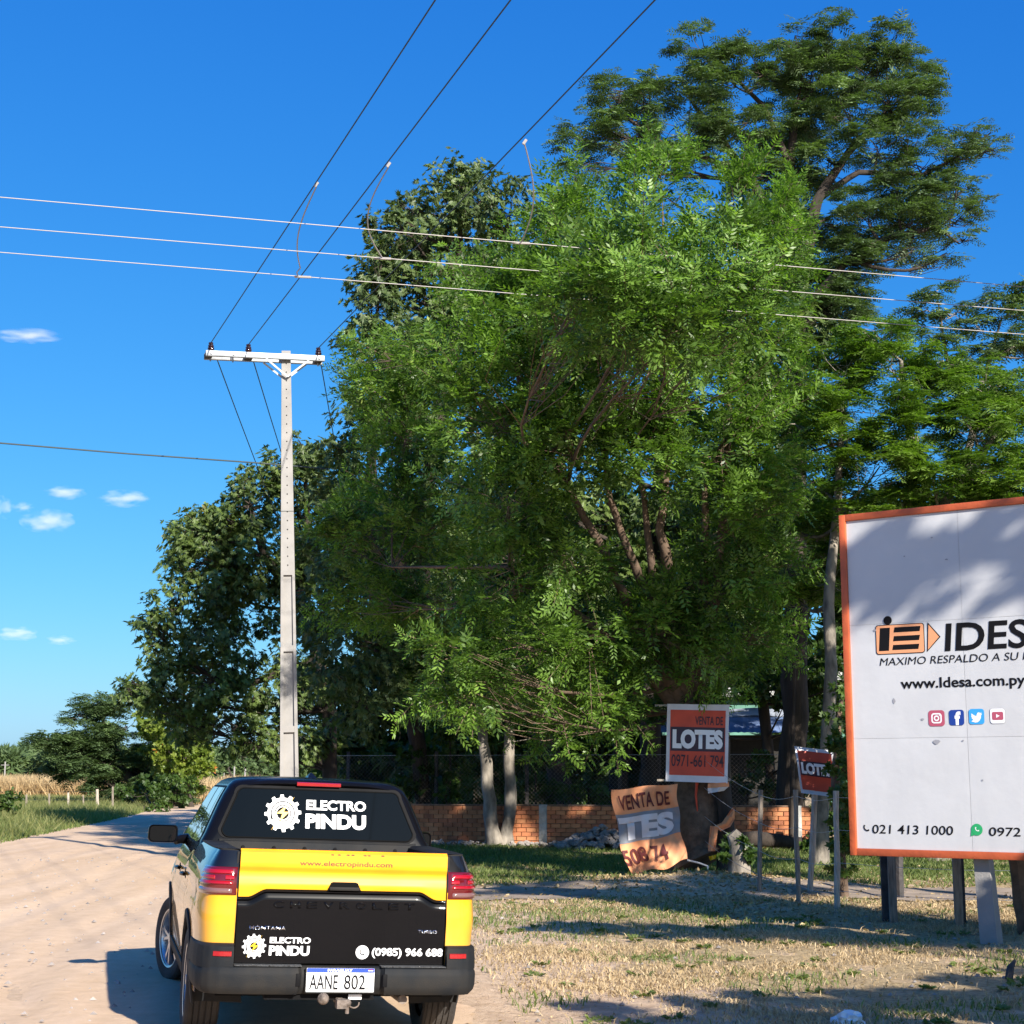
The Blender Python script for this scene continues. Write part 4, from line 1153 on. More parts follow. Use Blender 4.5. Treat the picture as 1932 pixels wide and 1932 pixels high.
tree('olive_green_tree', 'tall olive green tree with wispy drooping twigs, its top just left of the bright tree', 'tree', (-2.2, 42.6, 0),
     [[((-2.2, 42.6, -.1), .24), tk(780, 1350, 41.5, .22), tk(810, 900, 37, .18), tk(850, 650, 37, .16), tk(870, 420, 36.6, .06)],
      [tk(805, 1200, 37.3, .2), tk(700, 900, 36.8, .12), tk(700, 650, 36.5, .05)],
      [tk(840, 700, 37, .12), tk(930, 520, 37, .08), tk(960, 420, 36.8, .03)]],
     C(L3, back=(2, 2.5)), 'droop', M['leaf_olive'], M['bark_dark'], dens=270, scale=1.0, sub=18, squash=1.05)

# ---------------------------------------------------------------- large tree behind the pole, leaning over the road
L4 = [(575, 850, .8, 50), (530, 890, 1.1, 50), (590, 900, 1.3, 50.5), (465, 905, .6, 50), (470, 950, 1.3, 50), (560, 970, 1.8, 51), (430, 985, .9, 50), (375, 975, .7, 50), (335, 1000, .6, 50), (390, 1020, 1.3, 50),
      (470, 1040, 1.6, 50.5), (350, 1060, 1.0, 50), (420, 1100, 1.4, 50), (330, 1120, .9, 50), (500, 1090, 1.2, 50.5), (280, 1165, .6, 50), (310, 1190, .9, 50), (380, 1190, 1.3, 50), (440, 1190, .8, 50.5), (290, 1240, .6, 50),
      (320, 1260, 1.0, 50), (390, 1280, 1.4, 50), (440, 1260, .7, 50), (540, 1090, 1.0, 51), (590, 1060, 1.3, 51), (600, 1180, .8, 51), (600, 1280, 1.2, 51), (540, 1300, 1.0, 50.5), (480, 1310, .9, 50.5), (280, 1300, .9, 50), (330, 1345, 1.0, 50.4),
      (420, 1360, 1.2, 50.4), (500, 1380, 1.1, 50.6), (570, 1390, 1.2, 51), (240, 1300, .6, 50), (450, 1405, .7, 51)]
tree('spreading_tree', 'broad dark green tree with drooping leaves behind the pole, overhanging the road', 'tree', (-5.9, 52, 0),
     [[((-5.9, 52, -.1), .24), tk(622, 1340, 51.5, .22), tk(575, 1150, 51, .2), tk(500, 1050, 50.6, .16), tk(470, 950, 50.2, .06)],
      [tk(590, 1250, 51.2, .14), tk(440, 1300, 50.6, .09), tk(340, 1240, 50.2, .04)],
      [tk(560, 1150, 51, .18), tk(580, 1000, 50.8, .12), tk(575, 880, 50.2, .05)]],
     C(L4 + [(505, 1170, .5, 50), (530, 1240, .7, 51), (475, 1240, .5, 50)], back=(3, 2.8)), 'droop', M['leaf_droop'], M['bark_dark'], dens=290, scale=1.08, sub=20, squash=.95, twig=.02)

# ---------------------------------------------------------------- bright feathery trees on the right
L6 = [(1650, 625, .7, 32), (1600, 690, .9, 32), (1680, 690, 1.0, 32), (1560, 750, .8, 32), (1780, 680, .8, 32), (1760, 740, 1.0, 32), (1860, 720, .8, 32), (1650, 780, 1.1, 31.5), (1730, 820, 1.1, 31.5), (1830, 800, 1.0, 31.5), (1910, 790, .9, 32),
      (1580, 840, 1.0, 32), (1500, 800, .7, 33), (1660, 880, 1.0, 31.5), (1760, 900, 1.0, 31.5), (1860, 890, 1.0, 31.5), (1930, 900, .9, 31.5), (1520, 900, .9, 33), (1600, 960, 1.0, 32), (1690, 970, .9, 32), (1540, 1020, .9, 33), (1480, 980, .8, 33.5),
      (1570, 1090, .9, 32.5), (1500, 1120, .8, 33.5), (1800, 960, 1.0, 32), (1900, 960, 1.0, 32), (1990, 850, 1.2, 32), (2040, 760, 1.1, 32), (1800, 1080, 1.2, 33), (1700, 1080, 1.0, 33), (1950, 1080, 1.2, 33), (2080, 940, 1.2, 32)]
tree('bright_feathery_tree', 'light green feathery tree filling the space above the white billboard', 'tree', (8.6, 33, 0),
     [[((8.6, 33, -.1), .24), tk(1720, 1250, 33, .22), tk(1715, 1050, 32.6, .17), tk(1720, 850, 32.2, .10), tk(1700, 680, 32, .04)],
      [tk(1715, 1050, 32.6, .12), tk(1830, 880, 32, .08), tk(1930, 760, 32, .03)],
      [((5.95, 31.5, -.1), .13), tk(1570, 1260, 31.5, .12), tk(1562, 1140, 31.8, .11), tk(1580, 950, 32, .08), tk(1590, 720, 32, .03)]],
     C(L6, back=(3, 2.2)), 'feather', M['leaf_feather_bright'], M['bark_pale'], dens=270, scale=.95, squash=.6, sub=14)
L7 = [(1770, 548, .42, 35), (1745, 580, .35, 35), (1800, 590, .4, 35), (1760, 640, .5, 35), (1860, 570, .42, 35), (1905, 590, .5, 35), (1840, 610, .35, 35), (1890, 650, .5, 35), (1930, 640, .6, 35), (1830, 670, .5, 35), (1900, 720, .6, 35), (1780, 700, .5, 35), (1960, 560, .7, 35), (2010, 640, .8, 35)]
tree('young_feathery_tree', 'thin dark feathery tree with open twigs at the right edge, above the billboard corner', 'tree', (10.8, 35, 0),
     [[((10.8, 35, -.1), .16), tk(1880, 1100, 35, .14), tk(1820, 880, 35, .10), tk(1850, 740, 35, .06), tk(1890, 600, 35, .02)],
      [tk(1835, 800, 35, .06), tk(1790, 700, 35, .04), tk(1770, 570, 35, .015)]],
     C(L7), 'feather', M['leaf_feather'], M['bark_pale'], dens=300, scale=.95, squash=.6, sub=8, limb_r=.03)

# ---------------------------------------------------------------- twin pale trunks before the wall, and dark trunks behind it
tree('twin_trunk_tree', 'pale twin-trunked tree standing just in front of the brick wall', 'tree', (-.4, 39.4, 0),
     [[(at(932, 1592, 39.4), .17), (at(921, 1480, 39.4), .155), (at(913, 1400, 39.4), .13), (at(902, 1335, 39.4), .12), (at(880, 1240, 39.4), .08)],
      [(at(955, 1592, 39.5), .17), (at(963, 1500, 39.5), .15), (at(960, 1400, 39.5), .14), (at(966, 1335, 39.5), .12), (at(990, 1230, 39.5), .08)]],
     C([(880, 1260, .8, 38.8), (840, 1310, .6, 38.6), (950, 1270, .8, 38.8), (900, 1310, .55, 38.4), (1010, 1280, .9, 39.4), (960, 1200, 1.0, 39.6), (860, 1200, .9, 39.6), (930, 1310, .5, 38.2), (1060, 1320, .6, 38.8), (990, 1320, .5, 38.2), (1100, 1350, .5, 38.6), (800, 1260, .8, 39)]), 'ash', M['leaf_ash'], M['bark_pale'], dens=620, scale=1.15, sub=14, limb_r=.012)
L8 = [(1040, 1180, 1.6, 46), (1150, 1150, 1.6, 46), (1250, 1170, 1.6, 46), (1100, 1260, 1.4, 46), (980, 1290, 1.3, 46), (1200, 1280, 1.3, 46), (1350, 1200, 1.6, 46), (1450, 1250, 1.4, 46)]
tree('leaning_dark_tree', 'dark tree whose black trunk leans left behind the wall, right of the twin trunks', 'tree', (1.9, 45, 0),
     [[(at(1075, 1520, 45), .30), (at(1045, 1440, 45), .27), (at(1015, 1370, 45), .25), (at(990, 1290, 45), .18), (at(1000, 1150, 45.4), .08)],
      [(at(1165, 1520, 45.5), .32), (at(1175, 1400, 45.5), .28), (at(1185, 1280, 45.5), .2), (at(1200, 1120, 45.6), .08)]],
     C(L8), 'broad', M['leaf_shrub'], M['bark_dark'], dens=300, scale=1.3, sub=14)

tree('screening_tree', 'dark leafy tree hiding the shed roof, right of the upright LOTES sign', 'tree', (6.9, 42, 0),
     [[((6.9, 42, -.1), .16), tk(1440, 1330, 42, .14), tk(1445, 1220, 42, .08)]],
     C([(1395, 1290, .7, 41.5), (1450, 1300, .7, 41.5), (1510, 1290, .8, 41.5), (1350, 1250, .9, 42), (1440, 1230, 1.0, 42), (1540, 1240, .9, 42), (1555, 1340, .6, 41), (1330, 1310, .6, 41.5), (1420, 1318, .3, 41), (1480, 1330, .3, 41), (1580, 1290, .7, 41), (1530, 1400, .5, 41), (1500, 1440, .4, 41), (1440, 1440, .4, 41.3), (1240, 1340, .6, 42)]),
     'broad', M['leaf_shrub'], M['bark_dark'], dens=520, scale=1.0, sub=12, limb_r=.03)
# ---------------------------------------------------------------- scrub and trees far down the road
L5 = [(185, 1325, 1.1, 92), (150, 1350, 1.0, 92), (225, 1325, 1.2, 92), (130, 1392, 1.0, 92), (175, 1385, 1.4, 92), (240, 1370, 1.5, 92), (100, 1395, .7, 92), (75, 1392, .5, 92), (66, 1397, .35, 92), (160, 1430, 1.6, 92), (220, 1430, 1.8, 92), (125, 1418, .8, 92),
      (200, 1470, 1.3, 92), (260, 1460, 1.6, 92), (290, 1430, 1.6, 92), (300, 1480, 1.4, 92), (330, 1500, 1.0, 91), (260, 1310, 1.0, 92), (345, 1490, .8, 91)]
tree('acacia_tree', 'wide flat-topped tree leaning left beside the dirt road, by the straw-coloured field', 'tree', (-21.5, 92.5, 0),
     [[((-21.5, 92.5, -.1), .35), (at(250, 1480, 92), .3), (at(220, 1420, 92), .2), (at(190, 1350, 92), .08)],
      [(at(240, 1470, 92), .16), (at(160, 1420, 92), .12), (at(70, 1398, 92), .04)]],
     C(L5, back=(3, 3)), 'feather', M['leaf_far'], M['bark_dark'], dens=120, scale=1.9, squash=.7, sub=12, twig=.03, limb_r=.06)
L9 = [(285, 1360, .9, 88), (315, 1385, 1.0, 88), (345, 1395, .9, 88), (372, 1405, .8, 88), (330, 1430, 1.2, 88), (375, 1440, .9, 88), (300, 1400, 1.0, 88), (388, 1420, .5, 88), (350, 1465, .9, 88), (300, 1350, .5, 88)]
tree('vine_covered_shrub', 'yellow-green shrub draped in flowering vine, between the flat-topped tree and the road', 'shrub', (-17.6, 88.5, 0),
     [[((-17.6, 88.5, -.1), .15), (at(350, 1450, 88), .12), (at(330, 1390, 88), .05)]],
     C(L9, back=(2, 2)), 'broad', M['leaf_vine'], M['bark_dark'], dens=200, scale=1.5, sub=10, twig=.02)
L10 = [(300, 1500, 1.0, 84), (335, 1515, .8, 84), (270, 1490, .9, 86), (240, 1500, .8, 88), (350, 1480, .7, 84), (320, 1480, .9, 85)]
tree('roadside_bush', 'dark rounded bush at the road edge below the flat-topped tree', 'shrub', (-19, 85, 0),
     [[((-19, 85, -.05), .12), (at(300, 1500, 85), .06)]], C(L10), 'broad', M['leaf_shrub'], M['bark_dark'], dens=220, scale=1.3, sub=10, twig=.02)
L11 = [(410, 1440, 1.3, 118), (440, 1430, 1.2, 122), (470, 1445, 1.4, 125), (400, 1460, 1.0, 115), (500, 1450, 1.6, 125), (380, 1465, .9, 112)]
tree('pale_green_bush', 'pale green bushes at the bend of the dirt road, seen under the dark tree', 'shrub', (-20, 120, 0),
     [[((-20, 120, -.05), .15), (at(430, 1450, 120), .08)]], C(L11), 'broad', M['leaf_far'], M['bark_dark'], dens=120, scale=2.0, sub=10, twig=.02)
tree('verge_bush', 'small grey-green bush on the left road verge, cut by the picture edge', 'shrub', (-19.8, 60, 0),
     [[((-19.8, 60, -.05), .05), ((-19.8, 60, .6), .02)]], C([(8, 1500, .55, 60), (20, 1525, .45, 60), (-20, 1510, .7, 60), (25, 1505, .35, 60)]), 'broad', M['leaf_shrub'], M['bark_dark'], dens=420, scale=.8, sub=10)
tree('low_bush', 'small dark bush lying low on the verge beside the road, left of the pickup', 'shrub', (-17.3, 76, 0),
     [[((-17.3, 76, -.05), .04), ((-17.3, 76, .3), .02)]], C([(300, 1527, .35, 76), (288, 1528, .3, 76), (312, 1530, .25, 76)]), 'broad', M['leaf_shrub'], M['bark_dark'], dens=500, scale=.8, sub=8)

# ---------------------------------------------------------------- vine column beside the billboard
tree('climbing_vine', 'leafy vine hanging in a narrow column between the second LOTES sign and the billboard', 'plant', (4.6, 22.6, 0),
     [[((4.6, 22.6, 0), .07), (at(1575, 1480, 22.6), .06), (at(1585, 1340, 22.6), .04), (at(1600, 1240, 22.6), .02)]],
     C([(1592, 1350, .24, 22.2), (1588, 1400, .24, 22.2), (1590, 1450, .22, 22.3), (1592, 1500, .22, 22.3), (1596, 1550, .24, 22.3), (1592, 1590, .24, 22.4), (1600, 1420, .3, 22.6), (1610, 1500, .32, 22.8), (1600, 1300, .25, 22.4), (1620, 1240, .3, 22.8), (1590, 1640, .2, 22.4)]),
     'broad', M['leaf_shrub'], M['bark_tan'], dens=1500, scale=.55, sub=9, twig=.006, limb_r=.01, tintshift=.2)

# ---------------------------------------------------------------- understory behind the wall
def shrub(label, spots, style='broad', m='leaf_shrub', dens=520, scale=.85, name='leafy_shrub', shift=0):
    x, y, r, Y = spots[0]; b = at(x, y, Y); base = (b.x, b.y, 0)
    tree(name, label, 'shrub', base, [[((b.x, b.y, 0), .04), ((b.x, b.y, max(.3, b.z)), .02)]], C(spots), style, M[m], M['bark_dark'], dens=dens, scale=scale, sub=9, twig=.008, limb_r=.015, tintshift=shift)
shrub('dark shrub behind the left end of the brick wall, next to the cab', [(790, 1440, .6, 42), (760, 1480, .5, 42), (830, 1470, .5, 42.4), (740, 1430, .5, 43)])
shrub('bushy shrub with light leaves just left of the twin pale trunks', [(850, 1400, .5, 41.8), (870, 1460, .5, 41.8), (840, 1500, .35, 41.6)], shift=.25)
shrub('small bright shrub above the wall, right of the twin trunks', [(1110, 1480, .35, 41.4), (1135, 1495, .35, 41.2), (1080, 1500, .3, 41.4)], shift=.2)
shrub('shrub in shade behind the wall beneath the leaning dark trunk', [(1010, 1440, .6, 43.5), (1050, 1490, .4, 42.5), (990, 1490, .4, 42.5)])
shrub('low dark shrub behind the wire fence, right of the LOTES sign', [(1410, 1480, .4, 41), (1450, 1490, .4, 41), (1500, 1470, .5, 41), (1540, 1500, .5, 40)])
shrub('dense shade bush at the right end of the brick wall', [(1560, 1560, .6, 37), (1600, 1590, .6, 36.5), (1540, 1600, .4, 36), (1640, 1560, .7, 37), (1580, 1500, .6, 38)])
def big_leaf_plant(label, x, Y, h, n, seed):
    r_ = random.Random(seed); b0 = at(x, 1500, Y); root = empty('broad_leaved_plant', (b0.x, b0.y, 0)); tag(root, label, 'plant')
    st = MB(); st.tube([(0, 0, 0), (.03, 0, h * .5), (0, .02, h * .75)], [.06, .05, .03], 8); st.build('stem', M['leaf_shrub'], root, smooth=60)
    for i in range(n):
        a = 2 * math.pi * i / n + r_.uniform(-.3, .3); l = r_.uniform(.6, 1.0); z0 = h * r_.uniform(.45, .75); b = MB(); rows = []
        for k in range(9):
            t = k / 8; rr = l * t; z = z0 + l * (.9 * t - 1.1 * t * t); wd = .11 * math.sin(math.pi * min(1, .12 + .88 * t)) + .004
            c = Vector((math.cos(a) * rr, math.sin(a) * rr, z)); s_ = Vector((-math.sin(a), math.cos(a), 0))
            rows.append([c - s_ * wd, c - Vector((0, 0, .02)), c + s_ * wd])
        b.grid(rows); o = b.build('leaf', M['leaf_shrub'], root, smooth=60)
        at_ = o.data.attributes.new('tint', 'FLOAT', 'POINT'); at_.data.foreach_set('value', np.full(len(o.data.vertices), r_.uniform(.3, .9), dtype=np.float32))
big_leaf_plant('broad-leaved plant behind the wall, nearest the pickup cab', 745, 42.5, 2.6, 11, 1)
big_leaf_plant('broad-leaved plant in the shade left of the twin trunks', 815, 42.2, 2.3, 10, 2)
big_leaf_plant('broad-leaved plant lit by a sun spot behind the middle of the wall', 1125, 42.6, 1.9, 9, 3)

# a wood closing the view behind the yard
def woodland():
    P, A, Nn, T = [], [], [], []
    for x in range(640, 2200, 42):
        for y in range(1000, 1530, 62):
            Y = 56 + 5 * math.sin(x * .011) + rng.uniform(-1, 3)
            if x < 700 and y < 1250: continue
            if 1500 < x < 1600 and 1120 < y < 1250: continue
            c = at(x + rng.uniform(-20, 20), y + rng.uniform(-20, 20), Y)
            p, a, n_, t, _ = clump(tuple(c), 1.5, 110, 'mass', .9, 9)
            P.append(p); A.append(a); Nn.append(n_); T.append(t * .8)
    P, A, Nn, T = map(np.concatenate, (P, A, Nn, T))
    V, F, t = leaves(P, A, Nn, 1.3 + .6 * rng.random(len(P)), 'mass', T)
    tag(put('woodland', np_mesh('woodland', V, F, t), M['leaf_shrub']), 'dark mass of trees closing the view behind the brick wall', 'woodland', kind='stuff')
woodland()
def far_trees():
    P, A, Nn, T = [], [], [], []
    for i in range(150):
        x = -60 + i * 5.2; Y = 300 + 40 * math.sin(i * .35); h = 1452 - 14 * abs(math.sin(i * .51 + 1)) - 9 * abs(math.sin(i * 1.7)) - (12 if 20 < i < 36 else 0)
        for k in range(3):
            c = at(x, h + k * 7, Y); c.z = max(c.z, 1)
            p, a, n_, t, _ = clump(tuple(c), 2.6, 45, 'mass', .8, 7)
            P.append(p); A.append(a); Nn.append(n_); T.append(t)
    P, A, Nn, T = map(np.concatenate, (P, A, Nn, T))
    V, F, t = leaves(P, A, Nn, 4.4 + 2 * rng.random(len(P)), 'mass', T)
    tag(put('distant_treeline', np_mesh('distant_treeline', V, F, t), M['leaf_far']), 'low line of trees on the horizon beyond the field', 'treeline', kind='stuff')
far_trees()

# trees standing to the right of the camera, whose shade falls across the verge
def shade_tree(label, base, h, r, n, seed, name='roadside_tree'):
    r_ = random.Random(seed); b0 = Vector(base); cl = []
    for i in range(n):
        a = 2 * math.pi * i * .618; k = math.sqrt((i + .5) / n)
        cl.append((b0 + Vector((r * k * math.cos(a), r * k * math.sin(a), h + r_.uniform(-.7, .8) - .8 * k)), r_.uniform(.75, 1.15)))
    tree(name, label, 'tree', base, [[(b0, .2), (b0 + Vector((.1, 0, h * .5)), .15), (b0 + Vector((0, .1, h)), .05)]], cl, 'broad', M['leaf_shrub'], M['bark_dark'], dens=150, scale=1.7, sub=9, group=None)
def shade(label, base, cl, dens=150, m='leaf_shrub', h=None, scale=1.5):
    b0 = Vector(base); top = max(c[0][2] for c in cl)
    tree('roadside_tree', label, 'tree', base, [[(b0, .2), (b0 + Vector((.1, 0, top * .5)), .15), (b0 + Vector((0, .1, top * .85)), .05)]], [(Vector(c), r) for c, r in cl], 'broad', M[m], M['bark_dark'], dens=dens, scale=scale, sub=9)
shade('unseen low tree added right of the billboard to shade the ground before it', (8.8, 9.4, 0),
      [((5.7, 13.0, 2.95), .50), ((6.3, 12.4, 3.0), .5), ((6.9, 12.2, 3.0), .5), ((7.6, 11.7, 3.1), .5), ((8.5, 10.9, 3.3), .6), ((6.2, 9.9, 4.8), .7), ((5.4, 10.0, 5.0), .6), ((7.2, 9.7, 4.6), .6), ((5.6, 12.6, 3.25), .5), ((6.5, 11.6, 3.4), .55), ((5.0, 10.6, 4.6), .5), ((5.9, 11.0, 4.0), .5)], 900, scale=1.1)  # unseen crown, added and shaped to cast the shade band before the billboard
shade('small tree to the right of the viewer, outside the frame', (7.6, 4.4, 0), [((5.0, 4.7, 4.1), .55), ((5.9, 4.9, 4.1), .75), ((6.8, 4.9, 4.1), .8), ((7.6, 5.4, 4.1), .8), ((8.4, 5.9, 4.2), .8), ((6.4, 3.8, 4.0), .8), ((7.4, 4.2, 4.1), .8), ((8.4, 4.6, 4.2), .8), ((9.2, 6.0, 4.3), .8), ((7.0, 3.0, 4.0), .8), ((8.2, 3.2, 4.2), .8), ((5.6, 3.6, 4.0), .6)], 620, scale=1.2)
shade('tall tree to the right of the viewer, outside the frame', (13.0, 5.5, 0), [((9.9, 8.2, 9.2), .8), ((9.2, 7.6, 9.8), .6), ((10.6, 8.6, 8.3), .8), ((11.2, 7.6, 9.6), .9), ((9.0, 9.6, 9.4), .6), ((10.2, 9.4, 10.4), .7), ((11.6, 9.2, 8.8), .9), ((8.4, 8.4, 10.6), .5), ((12.2, 8.2, 9.8), .9)], 190)
shade('tall tree beyond the billboard, outside the frame', (11.5, 15, 0), [((10.2, 14.5, 8.6), 1.2), ((11.4, 13.2, 9.2), 1.3), ((12.4, 15.2, 9.5), 1.3), ((9.4, 16.2, 8.0), 1.1), ((10.8, 16.4, 9.6), 1.2), ((9.3, 13.5, 9.2), 1.0), ((11.6, 17.4, 8.2), 1.3), ((8.6, 17.6, 7.2), .9), ((12.6, 12.6, 8.2), 1.2), ((8.1, 18.2, 7.8), .9), ((8.9, 16.6, 9.2), 1.0), ((7.7, 18.9, 6.9), .7), ((9.8, 15.2, 10.2), 1.0), ((8.6, 17.8, 9.8), 1.0), ((9.4, 16.2, 11.2), 1.1), ((8.1, 19.0, 8.8), .9), ((10.2, 14.4, 12.0), 1.1), ((9.0, 18.6, 11.2), 1.0), ((8.4, 14.6, 11.4), 1.0), ((8.1, 16.0, 10.4), 1.0), ((9.4, 19.8, 10.2), 1.0)], 250)
shade('second tall tree beyond the billboard, outside the frame', (12.2, 21.5, 0), [((10.6, 20.5, 9.2), 1.3), ((11.8, 19.6, 8.6), 1.3), ((10.2, 22.6, 9.4), 1.3), ((12.2, 22.4, 9.8), 1.4), ((9.8, 21.4, 7.4), 1.1), ((11.2, 23.6, 8.2), 1.2), ((13.2, 20.6, 9.4), 1.3), ((9.4, 19.0, 8.0), 1.1), ((12.8, 18.2, 9.0), 1.2), ((8.7, 21.0, 11.6), 1.0), ((9.6, 22.8, 11.0), 1.0)], 240)
shade('third tall tree beyond the billboard, outside the frame', (11.5, 25.5, 0), [((9.6, 24.4, 9.6), 1.1), ((10.6, 26.0, 8.6), 1.1), ((11.9, 27.3, 8.2), 1.1), ((10.2, 25.0, 7.4), 1.0), ((11.2, 25.4, 9.8), 1.1), ((12.8, 26.2, 8.4), 1.2), ((9.7, 25.4, 10.6), .8), ((13.6, 27.6, 8.0), 1.2)], 110)

# ================================================================ UTILITY POLE AND WIRES
PB_ = at(551, 1465, 28.9); PT_ = at(545, 664, 28.9)
ZT = PT_.z
def pole():
    root = empty('utility_pole', (PB_.x, 28.9, 0), (0, math.atan2(PT_.x - PB_.x, ZT - 1.66), R(9)))
    tag(root, 'tall concrete utility pole with a metal crossarm, rising behind the pickup', 'utility pole')
    wid = lambda z: .165 + (.33 - .165) * (1 - (z - 1.66) / (ZT - 1.66)) * 1.0
    dep = lambda z: wid(z) * .72
    def tp(z0, z1, x0, x1, y0, y1, b, n=1):      # block between fractions of the local width and depth
        vs = []
        for z in (z0, z1):
            W, D = wid(z) / 2, dep(z) / 2
            for x, y in ((x0, y0), (x1, y0), (x1, y1), (x0, y1)): vs.append((x * W, y * D, z))
        b.add(vs, [(0, 1, 2, 3), (4, 7, 6, 5), (0, 4, 5, 1), (1, 5, 6, 2), (2, 6, 7, 3), (3, 7, 4, 0)])
    zr = at(551, 1086, 28.9).z; b = MB()
    tp(zr, ZT, -1, 1, -1, 1, b)                       # solid upper shaft
    tp(-.3, zr, -.62, .62, -.45, .45, b)              # web
    tp(-.3, zr, -1, -.62, -1, 1, b); tp(-.3, zr, .62, 1, -1, 1, b)
    for y in (1224, 1376, 1540, 1700):
        z = at(551, y, 28.9).z; 
        if z > -.2:
            tp(z - .055, z + .055, -.622, .622, -.96, .96, b)
    b.build('shaft', M['concrete'], root)
    b = MB(); z = zr + .18; k = 0
    while z < ZT - .1:
        b.lathe([(0, 0), (.013, 0)], (0, -dep(z) / 2 - .002, z), 'Y', 8); z += .165; k += 1
    h = b.build('bolt_holes', M['void_black'], root); h['kind'] = 'stuff'
    b = MB(); zc = at(551, 966, 28.9).z; W = wid(zc) / 2 + .004; D = dep(zc) / 2 + .004
    b.tube([(-W, -D, zc), (W, -D, zc), (W, D, zc), (-W, D, zc), (-W, -D, zc)], .005, 5, cap=False); b.build('tie_wire', M['wire_dark'], root)
    # crossarm: two channels with spacer blocks
    az = at(545, 681, 28.9).z; ar = empty('crossarm', (0, 0, az), (0, 0, R(8))); ar.parent = root
    xa, xb = -1.50, .70
    for y in (-.13, .13):
        b = MB(); b.bevbox(((xa + xb) / 2, y, .035), (xb - xa, .07, .105), .006); b.build('beam', M['galvanised'], ar, smooth=40)
    for x in (xa + .06, -.70, 0.01, .60):
        b = MB(); b.box((x, 0, .02), (.13, .20, .07)); b.build('spacer', M['wood_black'], ar)
    for x in (xa + .10, xa + .62 - .11, .60):
        b = MB(); b.tube([(x, -.19, .03), (x, -.13, .03)], .018, 6); b.tube([(x, 0, -.08), (x, 0, .1)], .014, 6); b.build('bolt', M['galvanised'], ar)
    for x0, zz in ((-.40, 0), (.40, 0)):
        b = MB(); b.tube([(x0, -.16, -.02), (.0, -.13, -.34)], .022, 4); b.build('brace', M['white_paint'], ar)
        b = MB(); b.tube([(x0, .16, -.02), (.0, .13, -.34)], .022, 4); b.build('brace', M['white_paint'], ar)
    ins = []
    for x in (xa + .11, xa + .80, .61):
        b = MB(); b.lathe([(0, -.01), (.035, -.01), (.06, .0), (.065, .02), (.045, .045), (.062, .055), (.06, .075), (.042, .09), (.055, .10), (.05, .125), (.030, .135), (.045, .15), (.04, .175), (0, .18)], (x, 0, .10), 'Z', 14)
        b.build('insulator', M['insulator_glaze'], ar, smooth=50); ins.append((x, 0, .10 + .17))
    bpy.context.view_layer.update()
    return [ar.matrix_world @ Vector(p) for p in ins]
INS = pole()
def wire(name, label, pts, r, m, group=None, n=5, cat='wire'):
    b = MB(); b.tube(pts, r, n, cap=False); o = b.build(name, m, smooth=80); return tag(o, label, cat, group)
tops = [at_h(822, 0, 9.5), at_h(967, 0, 9.5), at_h(1247, 0, 9.5)]
nm3 = ('left', 'middle', 'right')
for p, q, w_ in zip(INS, tops, nm3):
    d = q - Vector((p.x, p.y, q.z)); e = Vector((p.x, p.y, p.z)) + d * 3.0; e.z = p.z
    pts = [p.lerp(e, t) - Vector((0, 0, .5 * 4 * t * (1 - t) * .12)) for t in np.linspace(0, 1, 16)]
    wire('power_line', f'dark overhead wire running up from the {w_} insulator over the viewer', pts, .009, M['wire_dark'])
far = [at(702, 1465, 120) + Vector((k, 0, 8.0)) for k in (-1.5, -.7, .8)]
for p, q, w_ in zip(INS, far, nm3):
    wire('power_line', f'dark wire running from the {w_} insulator away behind the trees', [p.lerp(q, t) - Vector((0, 0, 1.1 * 4 * t * (1 - t))) for t in np.linspace(0, 1, 20)], .011, M['wire_dark'])
ZL = 8.8
rows3 = (((0, 372), (1932, 541), 'topmost'), ((0, 428), (1932, 586), 'middle'), ((0, 476), (1932, 631), 'lowest'))
LN = []
for a, c, w_ in rows3:
    p, q = at_h(*a, ZL), at_h(*c, ZL); d = q - p; p2 = p - d * .6; q2 = q + d * .7; LN.append((p2, q2))
    wire('power_line', f'{w_} of the three pale wires crossing the sky from the left edge', [p2.lerp(q2, t) for t in np.linspace(0, 1, 14)], .0065, M['wire_light'])
wire('power_line', 'single thin dark wire low in the sky at the left edge', [at_h(-300, 800, 8.0), at_h(0, 836, 8.0), at_h(240, 856, 8.0), at_h(480, 873, 8.0), at_h(620, 885, 8.0)], .016, M['wire_dark'])
# jumpers joining the two lines
def on_line(k, x):
    p, q = LN[k]; best = min((p.lerp(q, t) for t in np.linspace(0, 1, 4000)), key=lambda v: abs((v.x / (v.y * math.cos(PITCH) + (v.z - EYE) * math.sin(PITCH))) * 2999 + 966 - x)); return best
def on_wire(k, xd, yd): return at_h(xd, yd, INS[k].z - .08)
for k, (x1, y1), x2, bulge, lb in ((0, (597, 352), 572, (-.16, .0), 'leftmost'), (1, (733, 315), 722, (-.24, .0), 'middle'), (2, (990, 272), 983, (.14, .0), 'rightmost')):
    a = on_wire(k, x1, y1); c = on_line(2 - k, x2); pts = []
    for t in np.linspace(0, 1, 18):
        s_ = math.sin(math.pi * t); pts.append(a.lerp(c, t) + Vector((bulge[0] * s_ + (-.07 if t > .9 and k == 0 else 0), 0, -.05 * s_)))
    b = MB(); b.tube(pts, .0095, 5, cap=False)
    o = b.build('jumper_cable', M['wire_light'], smooth=80); tag(o, f'{lb} of the curved pale cables joining the crossing wires', 'cable')
    b = MB(); b.tube([a - Vector((.02, 0, .0)), a + Vector((.02, 0, .06))], .02, 6); b.tube([c - Vector((.12, 0, 0)), c + Vector((.12, 0, -.01))], .018, 6); b.build('clamp', M['wire_light'], o)
